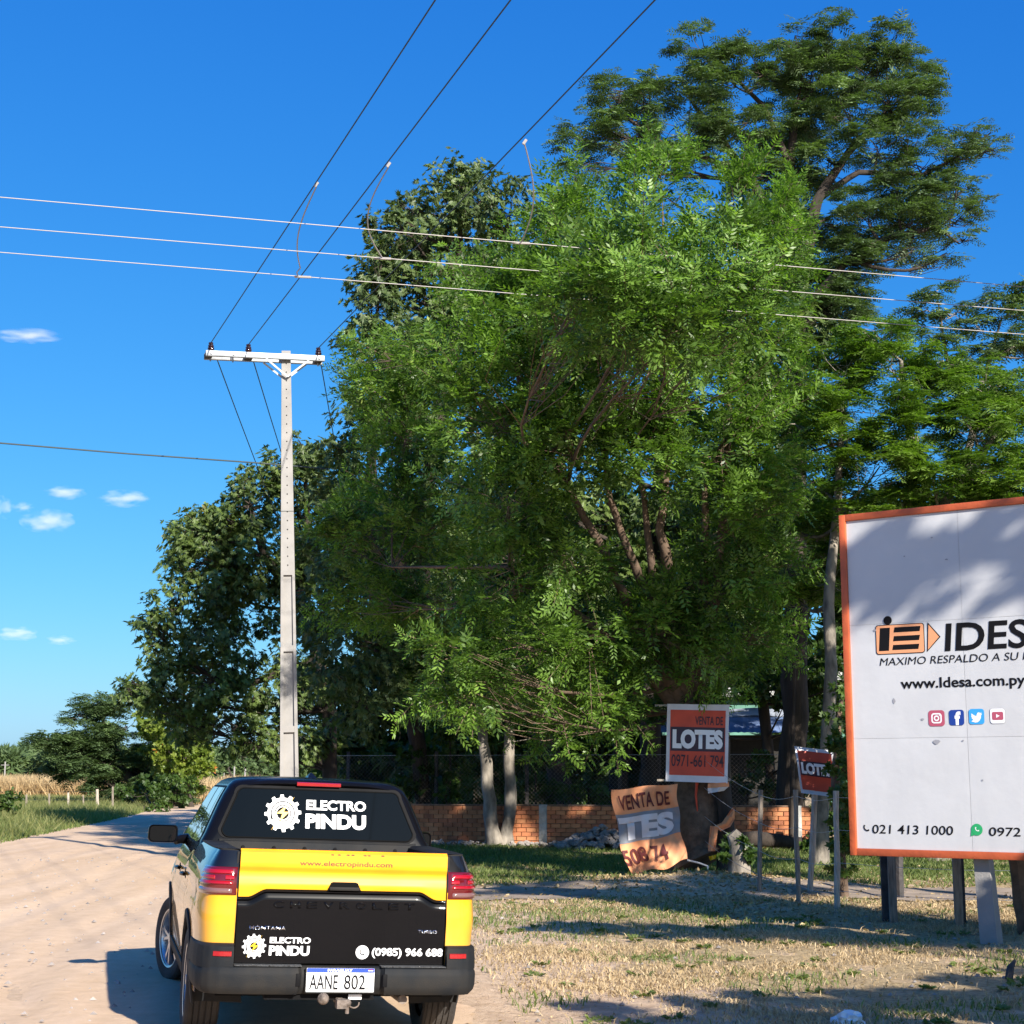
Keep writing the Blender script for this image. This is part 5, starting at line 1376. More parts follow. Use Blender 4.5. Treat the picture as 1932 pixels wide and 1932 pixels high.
# small poles far down the road
for x, y0, z_, Y, lb in ((424, 1408, 0, 230, 'left one of the far concrete posts at the bend of the road'), (443, 1424, 0, 215, 'middle one of the far posts at the bend of the road'), (463, 1440, 0, 190, 'shortest far post at the bend of the road, nearest the pickup'), (10, 1437, 0, 240, 'thin far pole with a short crosspiece at the left picture edge')):
    p = at(x, y0, Y); b = MB(); b.tube([(0, 0, 0), (0, 0, p.z)], .11, 6); b.box((0, 0, p.z - .5), (1.2 if x < 50 else .3, .08, .08)); o = b.build('distant_pole', M['concrete']); o.location = (p.x, p.y, 0); tag(o, lb, 'pole')

# ================================================================ BRICK WALL
def brick_wall():
    A, B_ = Vector((-4.6, 41.05, 0)), Vector((7.25, 38.0, 0)); d = (B_ - A); Lw = d.length; ang = math.atan2(d.y, d.x)
    root = empty('brick_wall', A, (0, 0, ang)); tag(root, 'low unplastered wall of orange hollow bricks behind the grass strip', 'wall')
    b = MB(); b.box((Lw / 2, .03, .45), (Lw, .09, 1.0)); b.build('mortar_core', M['mortar'], root)
    b = MB(); n = 60
    b.grid([[(Lw * i / n, y, .955 + .008 * random.random() + (.02 if 0 < k < 3 else 0)) for i in range(n + 1)] for k, y in enumerate((-.055, -.05, .09, .095))]); b.build('mortar_cap', M['mortar'], root)
    metas = []
    for mm in ('brick_clay', 'brick_clay_pale', 'brick_clay_dark'):
        for l in (.236, .115):
            q = MB(); q.bevbox((0, 0, 0), (l, .12, .094), .006); o = q.build('brick', M[mm]); metas.append((l, o.data)); bpy.data.objects.remove(o)
    cells = []
    for c in range(9):
        x = 0 if c % 2 == 0 else -.125
        while x < Lw - .1:
            a, e = max(x, 0), min(x + .25, Lw); 
            if e - a > .2: cells.append(((a + e) / 2, .055 + c * .1045, 0))
            elif e - a > .1: cells.append(((a + e) / 2, .055 + c * .1045, 1))
            x += .25
    vis = sorted(cells, key=lambda q: (q[0] < 1.6, -q[0]))
    for x, z, s_ in vis[:300]:
        me = metas[random.choice((0, 0, 2, 2, 4)) + s_][1]
        o = bpy.data.objects.new('brick', me); COL.objects.link(o); o.parent = root
        o.location = (x + random.uniform(-.004, .004), -.012 + random.uniform(-.004, .004), z + random.uniform(-.003, .003)); o.rotation_euler = (random.uniform(-.01, .01), random.uniform(-.02, .02), random.uniform(-.015, .015))
    b = MB()
    for x, z, s_ in vis[300:]:
        b.m = random.choice((0, 0, 1, 2)); k0 = len(b.f); b.box((x, -.012 + random.uniform(-.004, .004), z), ((.236, .115)[s_], .12, .094))
    o = b.build('bricks', [M['brick_clay'], M['brick_clay_pale'], M['brick_clay_dark']], root); o['kind'] = 'stuff'
    for x in (5.55, 11.7, 2.0):
        b = MB(); b.bevbox((x, 0, .49), (.20, .17, .98), .012); b.build('pillar', M['concrete_grey'], root, smooth=40)
    return A, ang, Lw
WA, WANG, WL = brick_wall()
def stones(name, label, cat, pts, m):
    b = MB()
    for p, r in pts:
        bm = bmesh.new(); bmesh.ops.create_icosphere(bm, subdivisions=1, radius=r)
        for v in bm.verts: v.co = Vector((v.co.x * random.uniform(.7, 1.3), v.co.y * random.uniform(.7, 1.3), v.co.z * random.uniform(.5, .9))) + Vector(p)
        bm.verts.index_update(); b.add([v.co for v in bm.verts], [[v.index for v in f.verts] for f in bm.faces]); bm.free()
    tag(b.build(name, m), label, cat, kind='stuff')
pts = []
for i in range(420):
    r = random.random() ** .6; a = random.uniform(0, 6.28); x = 2.15 + 1.15 * r * math.cos(a); y = 37.9 + .8 * r * math.sin(a); pts.append(((x, y, .50 * (1 - r) ** .8 * random.uniform(.6, 1) + .03), random.uniform(.035, .10)))
stones('rubble_pile', 'grey heap of broken rubble at the foot of the brick wall', 'rubble', pts, M['rubble_stone'])
pts = []
for i in range(420):
    t = random.random(); x = -3.5 + 10.5 * t; y = 40.4 - 2.7 * t - abs(random.gauss(0, .22)); pts.append(((x, y, random.uniform(0, .09)), random.uniform(.03, .09)))
stones('wall_debris', 'broken brick and stone scattered along the foot of the wall', 'rubble', pts, M['rubble_stone'])
b = MB(); b.tube([(4.9, 37.2, .2), (5.6, 37.1, .25), (6.6, 37.0, .16)], [.16, .18, .13], 8); tag(b.build('felled_log', M['bark_dark'], smooth=60), 'dark log lying in shade before the right end of the wall', 'log')

# ---- wire mesh fence behind the wall
def mesh_fence():
    A = Vector((-4.6, 42.3, 0)); d = Vector((12.4, -2.9, 0)).normalized(); root = empty('wire_mesh_fence', A, (0, 0, math.atan2(d.y, d.x)))
    tag(root, 'diamond wire mesh fence on thin posts behind the brick wall', 'fence')
    b = MB(); L = 12.6; h0, h1 = .3, 2.2; st = .105
    n = int((L + (h1 - h0)) / st)
    for i in range(n):
        for sg in (1, -1):
            x0 = i * st - (h1 - h0 if sg > 0 else 0)
            z0, z1 = h0, h1; a = x0; c = x0 + sg * (h1 - h0)
            if sg > 0: c = x0 + (h1 - h0)
            else: a = x0; c = x0 - (h1 - h0)
            if a < 0: 
                t = (0 - a) / (c - a) if c != a else 0; z0 = z0 + (z1 - z0) * t; a = 0
            if c > L: z1 = z0 + (z1 - z0) * (L - a) / (c - a); c = L
            if c < 0: t = (0 - a) / (c - a); z1 = z0 + (z1 - z0) * t; c = 0
            if a > L or z1 <= z0: continue
            b.tube([(a, 0, z0), (c, 0, z1)], .0026, 3, cap=False)
    o = b.build('wire_mesh', M['wood_grey'], root); o['kind'] = 'stuff'
    b = MB(); b.tube([(0, 0, 2.2), (L, 0, 2.2)], .006, 4); b.build('top_wire', M['galvanised'], root)
    for i in range(6):
        b = MB(); b.box((.3 + i * 2.4, .05, 1.15), (.08, .08, 2.3)); b.build('post', M['wood_black'], root)
mesh_fence()

# ---- houses in the yard
def house1():
    root = empty('yard_shelter', (6.0, 45, 0), (0, 0, R(-4))); tag(root, 'dark shed under a blue and white sheet roof, right of the LOTES sign', 'shed')
    b = MB(); b.box((0, 1.2, 1.4), (4.0, 2.6, 2.8)); b.build('wall', M['wall_dark'], root)
    for i in range(6):
        x = -2.2 + i * .73; b = MB(); zz = random.uniform(-.015, .015)
        b.grid([[(x + .75 * k / 10, y, z + zz + .012 * math.cos(k * 2.5)) for k in range(11)] for y, z in ((-.9, 2.86), (.3, 3.2), (1.3, 3.52))]); o = b.build('roof_sheet', M['tarp_blue'], root, smooth=60)
    b = MB(); b.grid([[(-2.2 + 4.4 * k / 20, y, z + .02 * math.sin(k)) for k in range(21)] for y, z in ((.7, 3.36), (1.32, 3.6), (1.6, 3.58))]); b.build('roof_cover', M['tarp_white'], root, smooth=60)
    for x in (-2, 0, 2):
        b = MB(); b.box((x, -.8, 1.42), (.1, .1, 2.84)); b.build('post', M['wood_grey'], root)
house1()
def house2():
    root = empty('green_house', (9.0, 51, 0), (0, 0, R(-3))); tag(root, 'pale green walled house mostly hidden behind the trees', 'house')
    b = MB(); b.box((0, 2, 2.1), (8.4, 4, 4.2)); b.build('wall', M['wall_green'], root)
    b = MB(); b.add([(-4.5, -.4, 4.15), (4.5, -.4, 4.15), (4.5, 2, 5.3), (-4.5, 2, 5.3), (-4.5, 4.4, 4.15), (4.5, 4.4, 4.15), (-4.5, -.4, 4.25), (4.5, -.4, 4.25), (4.5, 2, 5.4), (-4.5, 2, 5.4), (-4.5, 4.4, 4.25), (4.5, 4.4, 4.25)],
                    [(0, 1, 2, 3), (3, 2, 5, 4), (6, 7, 8, 9), (9, 8, 11, 10), (0, 1, 7, 6), (4, 5, 11, 10), (0, 3, 9, 6), (3, 4, 10, 9), (1, 2, 8, 7), (2, 5, 11, 8)]); b.build('roof', M['concrete_grey'], root)
    for x in (-2.4, 2.2):
        b = MB(); b.box((x, -.02, 2.2), (1.1, .06, 1.1)); w_ = b.build('window', M['white_paint'], root); b = MB(); b.box((x, -.06, 2.2), (.95, .02, .95)); b.build('pane', M['glass_side'], w_)
    b = MB(); b.box((0, -.03, 1.1), (.9, .06, 2.1)); b.build('door', M['wood_grey'], root)
house2()

# ================================================================ BILLBOARD
def billboard():
    root = empty('billboard', (4.77, 16.77, 0), (0, 0, math.atan2(-.585, .81)))
    tag(root, 'large white billboard with an orange frame and a developer logo, standing on posts', 'billboard')
    x0, x1, z0, z1 = -1.36, 3.70, .82, 4.54
    F_ = lambda s, z, o=0: Vector((s, -.004 - o, z))
    b = MB(); b.box(((x0 + x1) / 2, .03, (z0 + z1) / 2), (x1 - x0 - .02, .03, z1 - z0 - .02)); b.build('backing', M['concrete_grey'], root)
    xs = [-1.285, -.010, 1.21, 2.43, 3.63]; zs = [.895, 2.065, 3.302, 4.468]
    for i in range(4):
        for j in range(3):
            b = MB(); nx, nz = 9, 9; a = random.uniform(0, 6)
            b.grid([[(xs[i] + .0012 + (xs[i + 1] - xs[i] - .0024) * p / nx, -.0 + (.0016 * math.sin(p * 1.9 + a) * math.sin(q * 1.3 + a) if 0 < p < nx and 0 < q < nz else .0016), zs[j] + .0012 + (zs[j + 1] - zs[j] - .0024) * q / nz) for p in range(nx + 1)] for q in range(nz + 1)])
            b.build('panel', M['vinyl_white'], root, smooth=60)
    for c, d in (((x0 + .037, 0, (z0 + z1) / 2), (.075, .055, z1 - z0)), ((x1 - .037, 0, (z0 + z1) / 2), (.075, .055, z1 - z0)), (((x0 + x1) / 2, .001, z1 - .035), (x1 - x0 - .149, .053, .073)), (((x0 + x1) / 2, .001, z0 + .037), (x1 - x0 - .149, .053, .075))):
        b = MB(); b.bevbox(c, d, .006); b.build('frame_bar', M['orange_frame'], root, smooth=40)
    K = M['print_black']
    # logo
    lg = flat('logo', rrect(-.983, -.430, 2.966, 3.288, .03), F_, K, root, 0)
    flat('logo_field', rrect(-.975, -.438, 2.974, 3.280, .026), F_, M['print_orange'], lg, .0012)
    ob = lambda nm, pts, m=K, o=.0024: flat(nm, pts, F_, m, lg, o)
    ob('logo_stroke', [(-.950, 3.005), (-.835, 3.005), (-.815, 3.255), (-.930, 3.255)])
    for z, dx in ((3.200, .01), (3.105, 0), (3.010, -.012)): ob('logo_stroke', [(-.785 + dx, z), (-.490 + dx, z), (-.478 + dx, z + .055), (-.773 + dx, z + .055)])
    ob('logo_dot', disc(-.838, 3.334, .048, .048), K, .0024)
    flat('logo_arrow', [(-.408, 2.972), (-.390, 3.292), (-.252, 3.128)], F_, K, root, .0)
    flat('logo_arrow_field', [(-.396, 2.995), (-.380, 3.265), (-.268, 3.128)], F_, M['print_orange'], root.children[-1], .0012)
    sh = lambda s, z, o=0: F_(s, z, o)
    text('headline', 'IDESA', -.212, .990, 2.968, 3.268, F_, K, root, shear=.08, fat=.018)
    text('slogan', 'MAXIMO RESPALDO A SU INVERSION', -.949, 1.28, 2.846, 2.928, F_, K, root, shear=.18, fat=.0)
    text('web_address', 'www.Idesa.com.py', -.719, .628, 2.588, 2.700, F_, K, root, fat=.02, ref='wldI')
    text('phone_number', '021 413 1000', -1.103, -.208, 1.056, 1.150, F_, K, root, fat=.008, shear=.08)
    text('phone_number', '0972', .171, .497, 1.056, 1.146, F_, K, root, fat=.008, shear=.08)
    handset('phone_glyph', -1.175, 1.108, .055, F_, K, root)
    w_ = flat('chat_icon', disc(.045, 1.118, .060, .060), F_, M['print_green'], root); flat('chat_tail', [(-.015, 1.108), (.02, 1.062), (-.022, 1.050)], F_, M['print_green'], w_); handset('chat_glyph', .045, 1.12, .036, F_, M['print_white'], w_, .0012)
    # social icons
    i1 = flat('photo_icon', rrect(-.424, -.246, 2.184, 2.352, .035), F_, M['print_rose'], root)
    a = rrect(-.392, -.278, 2.214, 2.322, .03); a2 = rrect(-.377, -.293, 2.229, 2.307, .018); b = MB(); b.grid([[F_(x, z, .0012) for x, z in a + a[:1]], [F_(x, z, .0012) for x, z in a2 + a2[:1]]]); b.build('icon_outline', M['print_white'], i1)
    ring('icon_ring', -.335, 2.268, .016, .030, F_, M['print_white'], i1, off=.0012); flat('icon_dot', disc(-.303, 2.296, .006, .006, 12), F_, M['print_white'], i1, .0012)
    i2 = flat('letter_icon', rrect(-.198, -.036, 2.189, 2.351, .03), F_, M['print_navy'], root)
    text('icon_letter', 'f', -.138, -.072, 2.191, 2.335, F_, M['print_white'], i2, fat=.05); i2.children[-1].location.y = -.0012
    i3 = flat('bird_icon', rrect(.016, .180, 2.196, 2.356, .03), F_, M['print_cyan'], root)
    bird = [(.040, 2.226), (.062, 2.222), (.082, 2.214), (.108, 2.218), (.130, 2.236), (.144, 2.262), (.147, 2.290), (.160, 2.304), (.146, 2.304), (.154, 2.318), (.138, 2.312), (.124, 2.320), (.108, 2.314), (.100, 2.296), (.098, 2.282), (.080, 2.286), (.060, 2.298), (.046, 2.312), (.042, 2.296), (.046, 2.284), (.040, 2.280), (.050, 2.266), (.044, 2.262), (.060, 2.248), (.056, 2.240)]
    flat('bird_glyph', bird, F_, M['print_white'], i3, .0012)
    i4 = flat('video_icon', rrect(.240, .402, 2.198, 2.358, .03), F_, M['print_grey'], root); flat('icon_field', rrect(.243, .399, 2.201, 2.355, .028), F_, M['print_white'], i4, .0010)
    flat('screen_shape', rrect(.262, .380, 2.236, 2.320, .016), F_, M['print_rose'], i4, .0020); flat('play_triangle', [(.306, 2.258), (.306, 2.298), (.344, 2.278)], F_, M['print_white'], i4, .0030)
    # scuffs and torn bits
    for cx, cz, w__, h__ in ((-.800, 2.46, .020, .045), (-.49, 2.26, .022, .02), (-.345, 2.025, .05, .035), (-.99, 3.235, .03, .02), (-.06, 2.03, .015, .012), (-.62, 4.02, .014, .01), (-.15, 3.95, .03, .012), (-.30, 4.20, .02, .01), (.13, 1.62, .014, .014)):
        flat('tear', [(cx + w__ * random.uniform(.5, 1) * math.cos(t), cz + h__ * random.uniform(.5, 1) * math.sin(t)) for t in np.linspace(0, 6.28, 8)[:-1]], F_, M['print_grey'], root, .001)
    # posts
    b = MB(); q = [(-.045, .10, .82), (.115, .10, .82), (.115, .24, .82), (-.045, .24, .82), (.02, .02, -.2), (.205, .02, -.2), (.205, .2, -.2), (.02, .2, -.2)]
    b.add(q, [(0, 1, 2, 3), (4, 7, 6, 5), (0, 4, 5, 1), (1, 5, 6, 2), (2, 6, 7, 3), (3, 7, 4, 0)]); b.build('post_footing', M['concrete'], root)
    inv = root.matrix_basis.copy(); bpy.context.view_layer.update(); Mi = root.matrix_world.inverted()
    for (x, y, Y, r, m_) in ((1674, 1732, 19.43, .075, 'wood_black'), (1686, 1735, 19.3, .06, 'wood_grey'), (1810, 1745, 18.54, .06, 'wood_grey'), (1818, 1745, 18.7, .04, 'wood_black')):
        g_ = at(x, y, Y); p = Mi @ Vector((g_.x, g_.y, -.1)); b = MB(); b.box((p.x, p.y, 1.9), (r * 1.5, r * 1.5, 4.0), rot=.5); b.build('post', M[m_], root)
    for s_ in (2.0, 3.4):
        b = MB(); b.box((s_, .16, 2.2), (.12, .12, 4.6)); b.build('post', M['wood_grey'], root)
billboard()
def rough_post(label, foot, top, Y, r, m, name='fence_post', Yt=None):
    a = at(foot[0], foot[1], Y); c = at(top[0], top[1], Yt or Y); base = Vector((a.x, a.y, hgt(a.x, a.y) - .05)); b = MB()
    pts = [Vector((0, 0, 0)).lerp(c - base, t) + Vector((random.uniform(-.008, .008), 0, 0)) for t in np.linspace(0, 1, 6)]
    b.tube(pts, [r * random.uniform(.88, 1.12) for _ in pts], 7); o = b.build(name, M[m], smooth=50); o.location = base; tag(o, label, 'post', 'fence posts beside the billboard'); return base, c
FP = [rough_post('thin grey fence post nearest the LOTES signs', (1433, 1690), (1434, 1490), 23.0, .036, 'wood_grey'),
      rough_post('dark fence post in the middle, just left of the slanted one', (1507, 1703), (1500, 1490), 21.76, .034, 'wood_grey'),
      rough_post('slanted fence post holding up the second LOTES sign', (1528, 1690), (1537, 1492), 23.0, .045, 'wood_pale'),
      rough_post('pale fence post closest to the billboard', (1580, 1715), (1577, 1492), 20.73, .040, 'wood_pale'),
      rough_post('short dark post behind the billboard legs', (1697, 1690), (1697, 1560), 23.0, .06, 'wood_black'),
      rough_post('reddish leaning post at the right picture edge under the billboard', (1936, 1700), (1915, 1600), 17.6, .10, 'bark_tan')]
def strand(zf, lb):
    pts = [Vector((3.25, 27.3, zf * 1.2 + .25))]
    for k in (0, 1, 3): pts.append(FP[k][0].lerp(FP[k][1], min(.98, zf / 1.5)) + Vector((0, -.04, 0)))
    pts.append(Vector((6.6, 18.5, zf)))
    out = []
    for a, c in zip(pts, pts[1:]):
        for i in range(6): t = i / 6; out.append(a.lerp(c, t) - Vector((0, 0, .05 * math.sin(math.pi * t))))
    out.append(pts[-1]); b = MB(); b.tube(out, .0035, 4, cap=False)
    o = b.build('barbed_wire', M['galvanised']); tag(o, lb, 'barbed wire', 'fence wires')
for zf, lb in ((1.42, 'top strand of barbed wire along the fence posts'), (1.02, 'second strand of barbed wire from the top'), (.62, 'third strand of barbed wire from the top'), (.28, 'bottom strand of barbed wire near the ground')): strand(zf, lb)

# ================================================================ SALE SIGNS
def quad_fn(TL, TR, BL, BR, Y, wave=None, base=Vector((0, 0, 0))):
    q = [at(*p, Y) for p in (TL, TR, BL, BR)]
    def fn(u, v, o=0):
        p = q[2].lerp(q[3], u).lerp(q[0].lerp(q[1], u), v)
        dy = wave(u, v) if wave else 0
        return p + Vector((0, dy - o, 0)) - base
    return fn
def cloth(name, u0, u1, v0, v1, fn, m, parent, off=0, n=14):
    b = MB(); b.grid([[fn(u0 + (u1 - u0) * i / n, v0 + (v1 - v0) * j / n, off) for i in range(n + 1)] for j in range(n + 1)]); return b.build(name, m, parent, smooth=70)
def lotes(label, TL, TR, BL, BR, Y, number=True, wave=None, faint=False):
    c = at((TL[0] + TR[0]) / 2, BL[1], Y); root = empty('sale_sign', c); tag(root, label, 'sign')
    fn = quad_fn(TL, TR, BL, BR, Y, wave, c)
    cloth('sheet', 0, 1, 0, 1, fn, M['sign_white'], root, 0, 24)
    cloth('back_sheet', 0, 1, 0, 1, fn, M['sign_white'], root, -.006)
    cloth('red_field', .055, .945, .085, .925, fn, M['sign_red'], root, .006, 24)
    cloth('dark_band', .065, .935, .395, .705, fn, M['sign_dark'], root, .012, 24)
    text('lettering', 'LOTES', .095, .905, .425, .675, lambda u, v, o=0: fn(u, v, .020), M['print_white'], root, fat=.06, fine=.16)
    if number:
        text('lettering', 'VENTA DE', .455, .905, .735, .845, lambda u, v, o=0: fn(u, v, .014), M['sign_dark'], root, fat=.012, fine=.16)
        text('lettering', '0971-661 794', .085, .925, .195, .350, lambda u, v, o=0: fn(u, v, .014), M['sign_dark'], root, fat=.006, fine=.16)
    return root, fn, c
wv = lambda u, v: .012 * math.sin(7 * u + 3 * v) + .008 * math.sin(11 * v)
root, fn, c = lotes('upright red and white LOTES sign with a phone number, nailed to the big trunk', (1259, 1328), (1376, 1330), (1256, 1474), (1373, 1478), 27.15, wave=wv)
for y, xa, xb in ((1331, 1236, 1378), (1472, 1240, 1378)):
    b = MB(); a, e = at(xa, y, 27.2) - c, at(xb, y, 27.2) - c; b.box(((a + e) / 2) + Vector((0, .03, 0)), ((e - a).length, .03, .035)); b.build('batten', M['wood_pale'], root)
b = MB(); b.tube([at(1315, 1476, 27.3) - c, at(1313, 1500, 27.35) - c, at(1316, 1535, 27.4) - c], [.03, .02, .01], 5); b.build('red_strip', M['sign_red'], root)
wv2 = lambda u, v: .04 * math.sin(2.6 * u) + .015 * math.sin(7 * v)
lotes('second LOTES sign, sagging on a slanted post behind the vine', (1499, 1408), (1572, 1416), (1512, 1496), (1580, 1505), 22.9, number=False, wave=wv2)

def banner():
    c = at(1230, 1650, 27.0); root = empty('hanging_banner', c)
    tag(root, 'faded orange VENTA DE banner hanging crooked beside the big trunk', 'banner')
    def shape(u, v):
        TL, TR, BL, BR = (1155, 1490), (1278, 1478), (1190, 1648), (1297, 1622)
        x = (BL[0] + (BR[0] - BL[0]) * u) * (1 - v) + (TL[0] + (TR[0] - TL[0]) * u) * v
        y = (BL[1] + (BR[1] - BL[1]) * u) * (1 - v) + (TL[1] + (TR[1] - TL[1]) * u) * v
        x += -7 * math.sin(math.pi * v) * (1 - u) - 4 * math.sin(math.pi * v) * u * 1.2; y += 5 * math.sin(math.pi * u) * (1 - v) + 3.5 * math.sin(11 * u + 1) * (1 - v) ** 2 + 1.5 * math.sin(9 * u) * v; x += 3 * math.sin(10 * v + 2) * (1 - u) + 2 * math.sin(13 * v) * u
        return x, y
    def fn(u, v, o=0):
        x, y = shape(u, v)
        dy = .05 * math.sin(8 * u + 2.5 * v) * (1 - v * .6) + .025 * math.sin(15 * u - 5 * v) + .06 * math.sin(4 * v) + .05 * math.sin(6 * u - 5 * v) * (1 - v) + .014 * math.sin(31 * u + 17 * v) * u + .010 * math.sin(24 * v - 19 * u)
        return at(x, y, 27.0 + dy - o) - c
    cloth('cloth', 0, 1, 0, 1, fn, M['banner_orange'], root, 0, 48); cloth('cloth_back', 0, 1, 0, 1, fn, M['banner_orange'], root, -.012, 48)
    cloth('grey_band', 0, 1, .36, .70, fn, M['banner_grey'], root, .010, 48)
    T_ = lambda m: (lambda u, v, o=0: fn(u, v, .026))
    text('lettering', 'VENTA DE', .10, .88, .745, .925, T_(0), M['banner_maroon'], root, fat=.02, fine=.16)
    text('lettering', 'TES', .02, .90, .385, .665, T_(0), M['sign_white'], root, fat=.06, fine=.16)
    text('lettering', '508 74', .0, .72, .10, .285, T_(0), M['banner_maroon'], root, fat=.02, fine=.16)
    b = MB(); b.tube([at(1297, 1623, 27.0) - c, at(1318, 1628, 26.95) - c, at(1335, 1634, 26.9) - c, at(1338, 1662, 26.85) - c], .016, 6); b.build('cord', M['cord_white'], root, smooth=60)
banner()
def torn():
    c = at(1362, 1560, 27.2); root = empty('torn_banner', c); tag(root, 'torn strips of orange cloth caught on the right side of the big trunk', 'cloth')
    def strip(pts, m, nm='strip'):
        b = MB(); rows = []
        for i, (xl, yl, xr, yr) in enumerate(pts): rows.append([at(xl + (xr - xl) * k / 5, yl + (yr - yl) * k / 5, 27.15 + .05 * math.sin(k * 1.5 + i)) - c for k in range(6)])
        b.grid(rows); b.build(nm, m, root, smooth=70)
    strip([(1336, 1478, 1375, 1476), (1335, 1487, 1376, 1484)], M['banner_orange']); strip([(1335, 1487, 1375, 1484), (1336, 1497, 1366, 1492)], M['sign_white'])
    strip([(1382, 1524, 1386, 1530), (1372, 1538, 1386, 1545), (1362, 1552, 1378, 1560), (1344, 1560, 1360, 1568)], M['banner_orange'])
    strip([(1340, 1558, 1356, 1560), (1338, 1580, 1352, 1584), (1336, 1606, 1350, 1606)], M['banner_orange'])
    strip([(1337, 1616, 1352, 1612), (1340, 1624, 1350, 1620)], M['decal_yellow'])
torn()
b = MB(); a = at(1370, 1655, 27.4); b.tube([(0, 0, 0), (.03, .05, .9), (-.02, .02, 1.55), (.02, 0, 2.3)], [.17, .14, .13, .10], 9); o = b.build('dark_trunk', M['bark_dark'], smooth=70); o.location = (a.x, a.y, 0); tag(o, 'thin blackened trunk just right of the big trunk, behind the torn cloth', 'trunk')
def stump():
    a = at(1395, 1685, 25.6); root = empty('ivy_stump', (a.x, a.y, hgt(a.x, a.y))); tag(root, 'small cut stump half covered in ivy, right of the mound', 'stump')
    b = MB(); b.tube([(0, 0, -.1), (.02, 0, .2), (.0, .0, .5), (-.1, 0, .62)], [.20, .17, .16, .10], 10); b.build('wood', M['bark_pale'], root, smooth=50)
    P, A, Nn, T, _ = clump((-.06, -.06, .35), .26, 260, 'broad', 1.2, 10); V, F, t = leaves(P, A, Nn, .45 + .3 * rng.random(len(P)), 'broad', T)
    put('ivy', np_mesh('ivy', V, F, t), M['leaf_shrub'], root)
stump()
b = MB(); bm = bmesh.new(); bmesh.ops.create_icosphere(bm, subdivisions=3, radius=.11)
for v in bm.verts: v.co = v.co * random.uniform(.6, 1.2); v.co.z = max(-.02, v.co.z * .7)
bm.verts.index_update(); b.add([v.co for v in bm.verts], [[v.index for v in f.verts] for f in bm.faces]); bm.free()
o = b.build('plastic_litter', M['plastic_litter']); g_ = at_h(1600, 1917, 0); o.location = (g_.x, g_.y, hgt(g_.x, g_.y) + .02); tag(o, 'crumpled white plastic bag lying on the dry grass in the foreground', 'litter')
b = MB(); b.tube([(0, 0, 0), (.02, 0, .10), (.07, .02, .16)], [.035, .03, .01], 6); o = b.build('broken_stake', M['wood_black'], smooth=50); g_ = at_h(1903, 1842, 0); o.location = (g_.x, g_.y, hgt(g_.x, g_.y)); tag(o, 'short black stake poking from the grass near the right picture edge', 'stake')

# ================================================================ LEFT FIELD FENCE
for i, (x, y0, y1, r) in enumerate(((184, 1489, 1526, .09), (129, 1495, 1524, .07), (93, 1497, 1524, .06), (50, 1499, 1522, .06), (213, 1484, 1520, .06), (158, 1500, 1524, .05))):
    a = at(x, y1, 82 - i * .3); c_ = at(x, y0, 82 - i * .3); b = MB(); b.tube([(0, 0, 0), ((c_ - a).x + random.uniform(-.03, .06), 0, c_.z)], [r, r * .8], 6); o = b.build('field_post', M['wood_pale' if i < 2 else 'wood_grey'], smooth=50); o.location = (a.x, a.y, 0)
    tag(o, ('whitest and tallest post of the field fence', 'second post of the field fence, left of the tallest one', 'thin grey post of the field fence, third from the tallest', 'leftmost grey post of the field fence', 'dark post of the field fence against the flat-topped tree', 'thinnest post between the two pale posts of the field fence')[i], 'post', 'posts of the field fence')
for z, lb in ((.9, 'upper wire of the field fence on the left'), (.5, 'lower wire of the field fence on the left')): wire('fence_wire', lb, [(-40, 82, z), (-30, 82, z - .03), (-21, 81.5, z)], .006, M['wire_dark'])

# ================================================================ GRASS
def blades(name, label, pts, h, wdt, m, lean=.35, bend=.3, z_fn=hgt, cat='grass', far=False):
    n = len(pts); P = np.array([(x, y, z_fn(x, y)) for x, y in pts]); a = rng.random(n) * 6.283
    d = np.stack([np.cos(a), np.sin(a), np.zeros(n)], 1); H = h[0] + (h[1] - h[0]) * rng.random(n); W = wdt * (.6 + .8 * rng.random(n))
    a2 = rng.random(n) * 6.283; ln = np.stack([np.cos(a2), np.sin(a2), np.zeros(n)], 1) * (H * lean * (rng.random(n) + .2) * 1.5)[:, None]
    up = np.array([0, 0, 1.])
    b0 = P - d * W[:, None] / 2; b1 = P + d * W[:, None] / 2
    mid = P + ln * .35 + up * (H * .62)[:, None]; m0 = mid - d * W[:, None] * .38; m1 = mid + d * W[:, None] * .38
    tip = P + ln * (1 + bend) + up * (H * (1 - .2 * rng.random(n)))[:, None]
    if far:
        V = np.stack([b0, b1, tip], 1).reshape(-1, 3); F = np.arange(3 * n).reshape(-1, 3)
        return tag(put(name, np_mesh(name, V, F, np.repeat(np.clip(.5 + rng.normal(0, .25, n), 0, 1), 3)), m), label, cat, kind='stuff')
    V = np.stack([b0, b1, m1, m0, tip], 1).reshape(-1, 3); k = np.arange(n)[:, None] * 5
    F = np.concatenate([k + [0, 1, 2], k + [0, 2, 3], k + [3, 2, 4]])
    t = np.repeat(np.clip(.5 + rng.normal(0, .25, n), 0, 1), 5)
    return tag(put(name, np_mesh(name, V, F, t), m), label, cat, kind='stuff')
def scatter(n, x0, x1, y0, y1, keep, near=1.):
    out = []
    while len(out) < n:
        y = y0 + (y1 - y0) * random.random() ** near; x = x0 + (x1 - x0) * random.random()
        if keep(x, y): out.append((x, y))
    return out
def patchy(x, y, s=1., k=0): return .5 + .25 * math.sin(x * 2.3 * s + y * 1.1 * s + k) + .25 * math.sin(y * 3.1 * s - x * 1.7 * s + 2 * k) + .2 * math.sin(x * 6.7 * s + k) * math.sin(y * 5.9 * s)
er = edge_right
lane_free = lambda x, y: abs(y - 23.9 + .02 * x) > 1.35
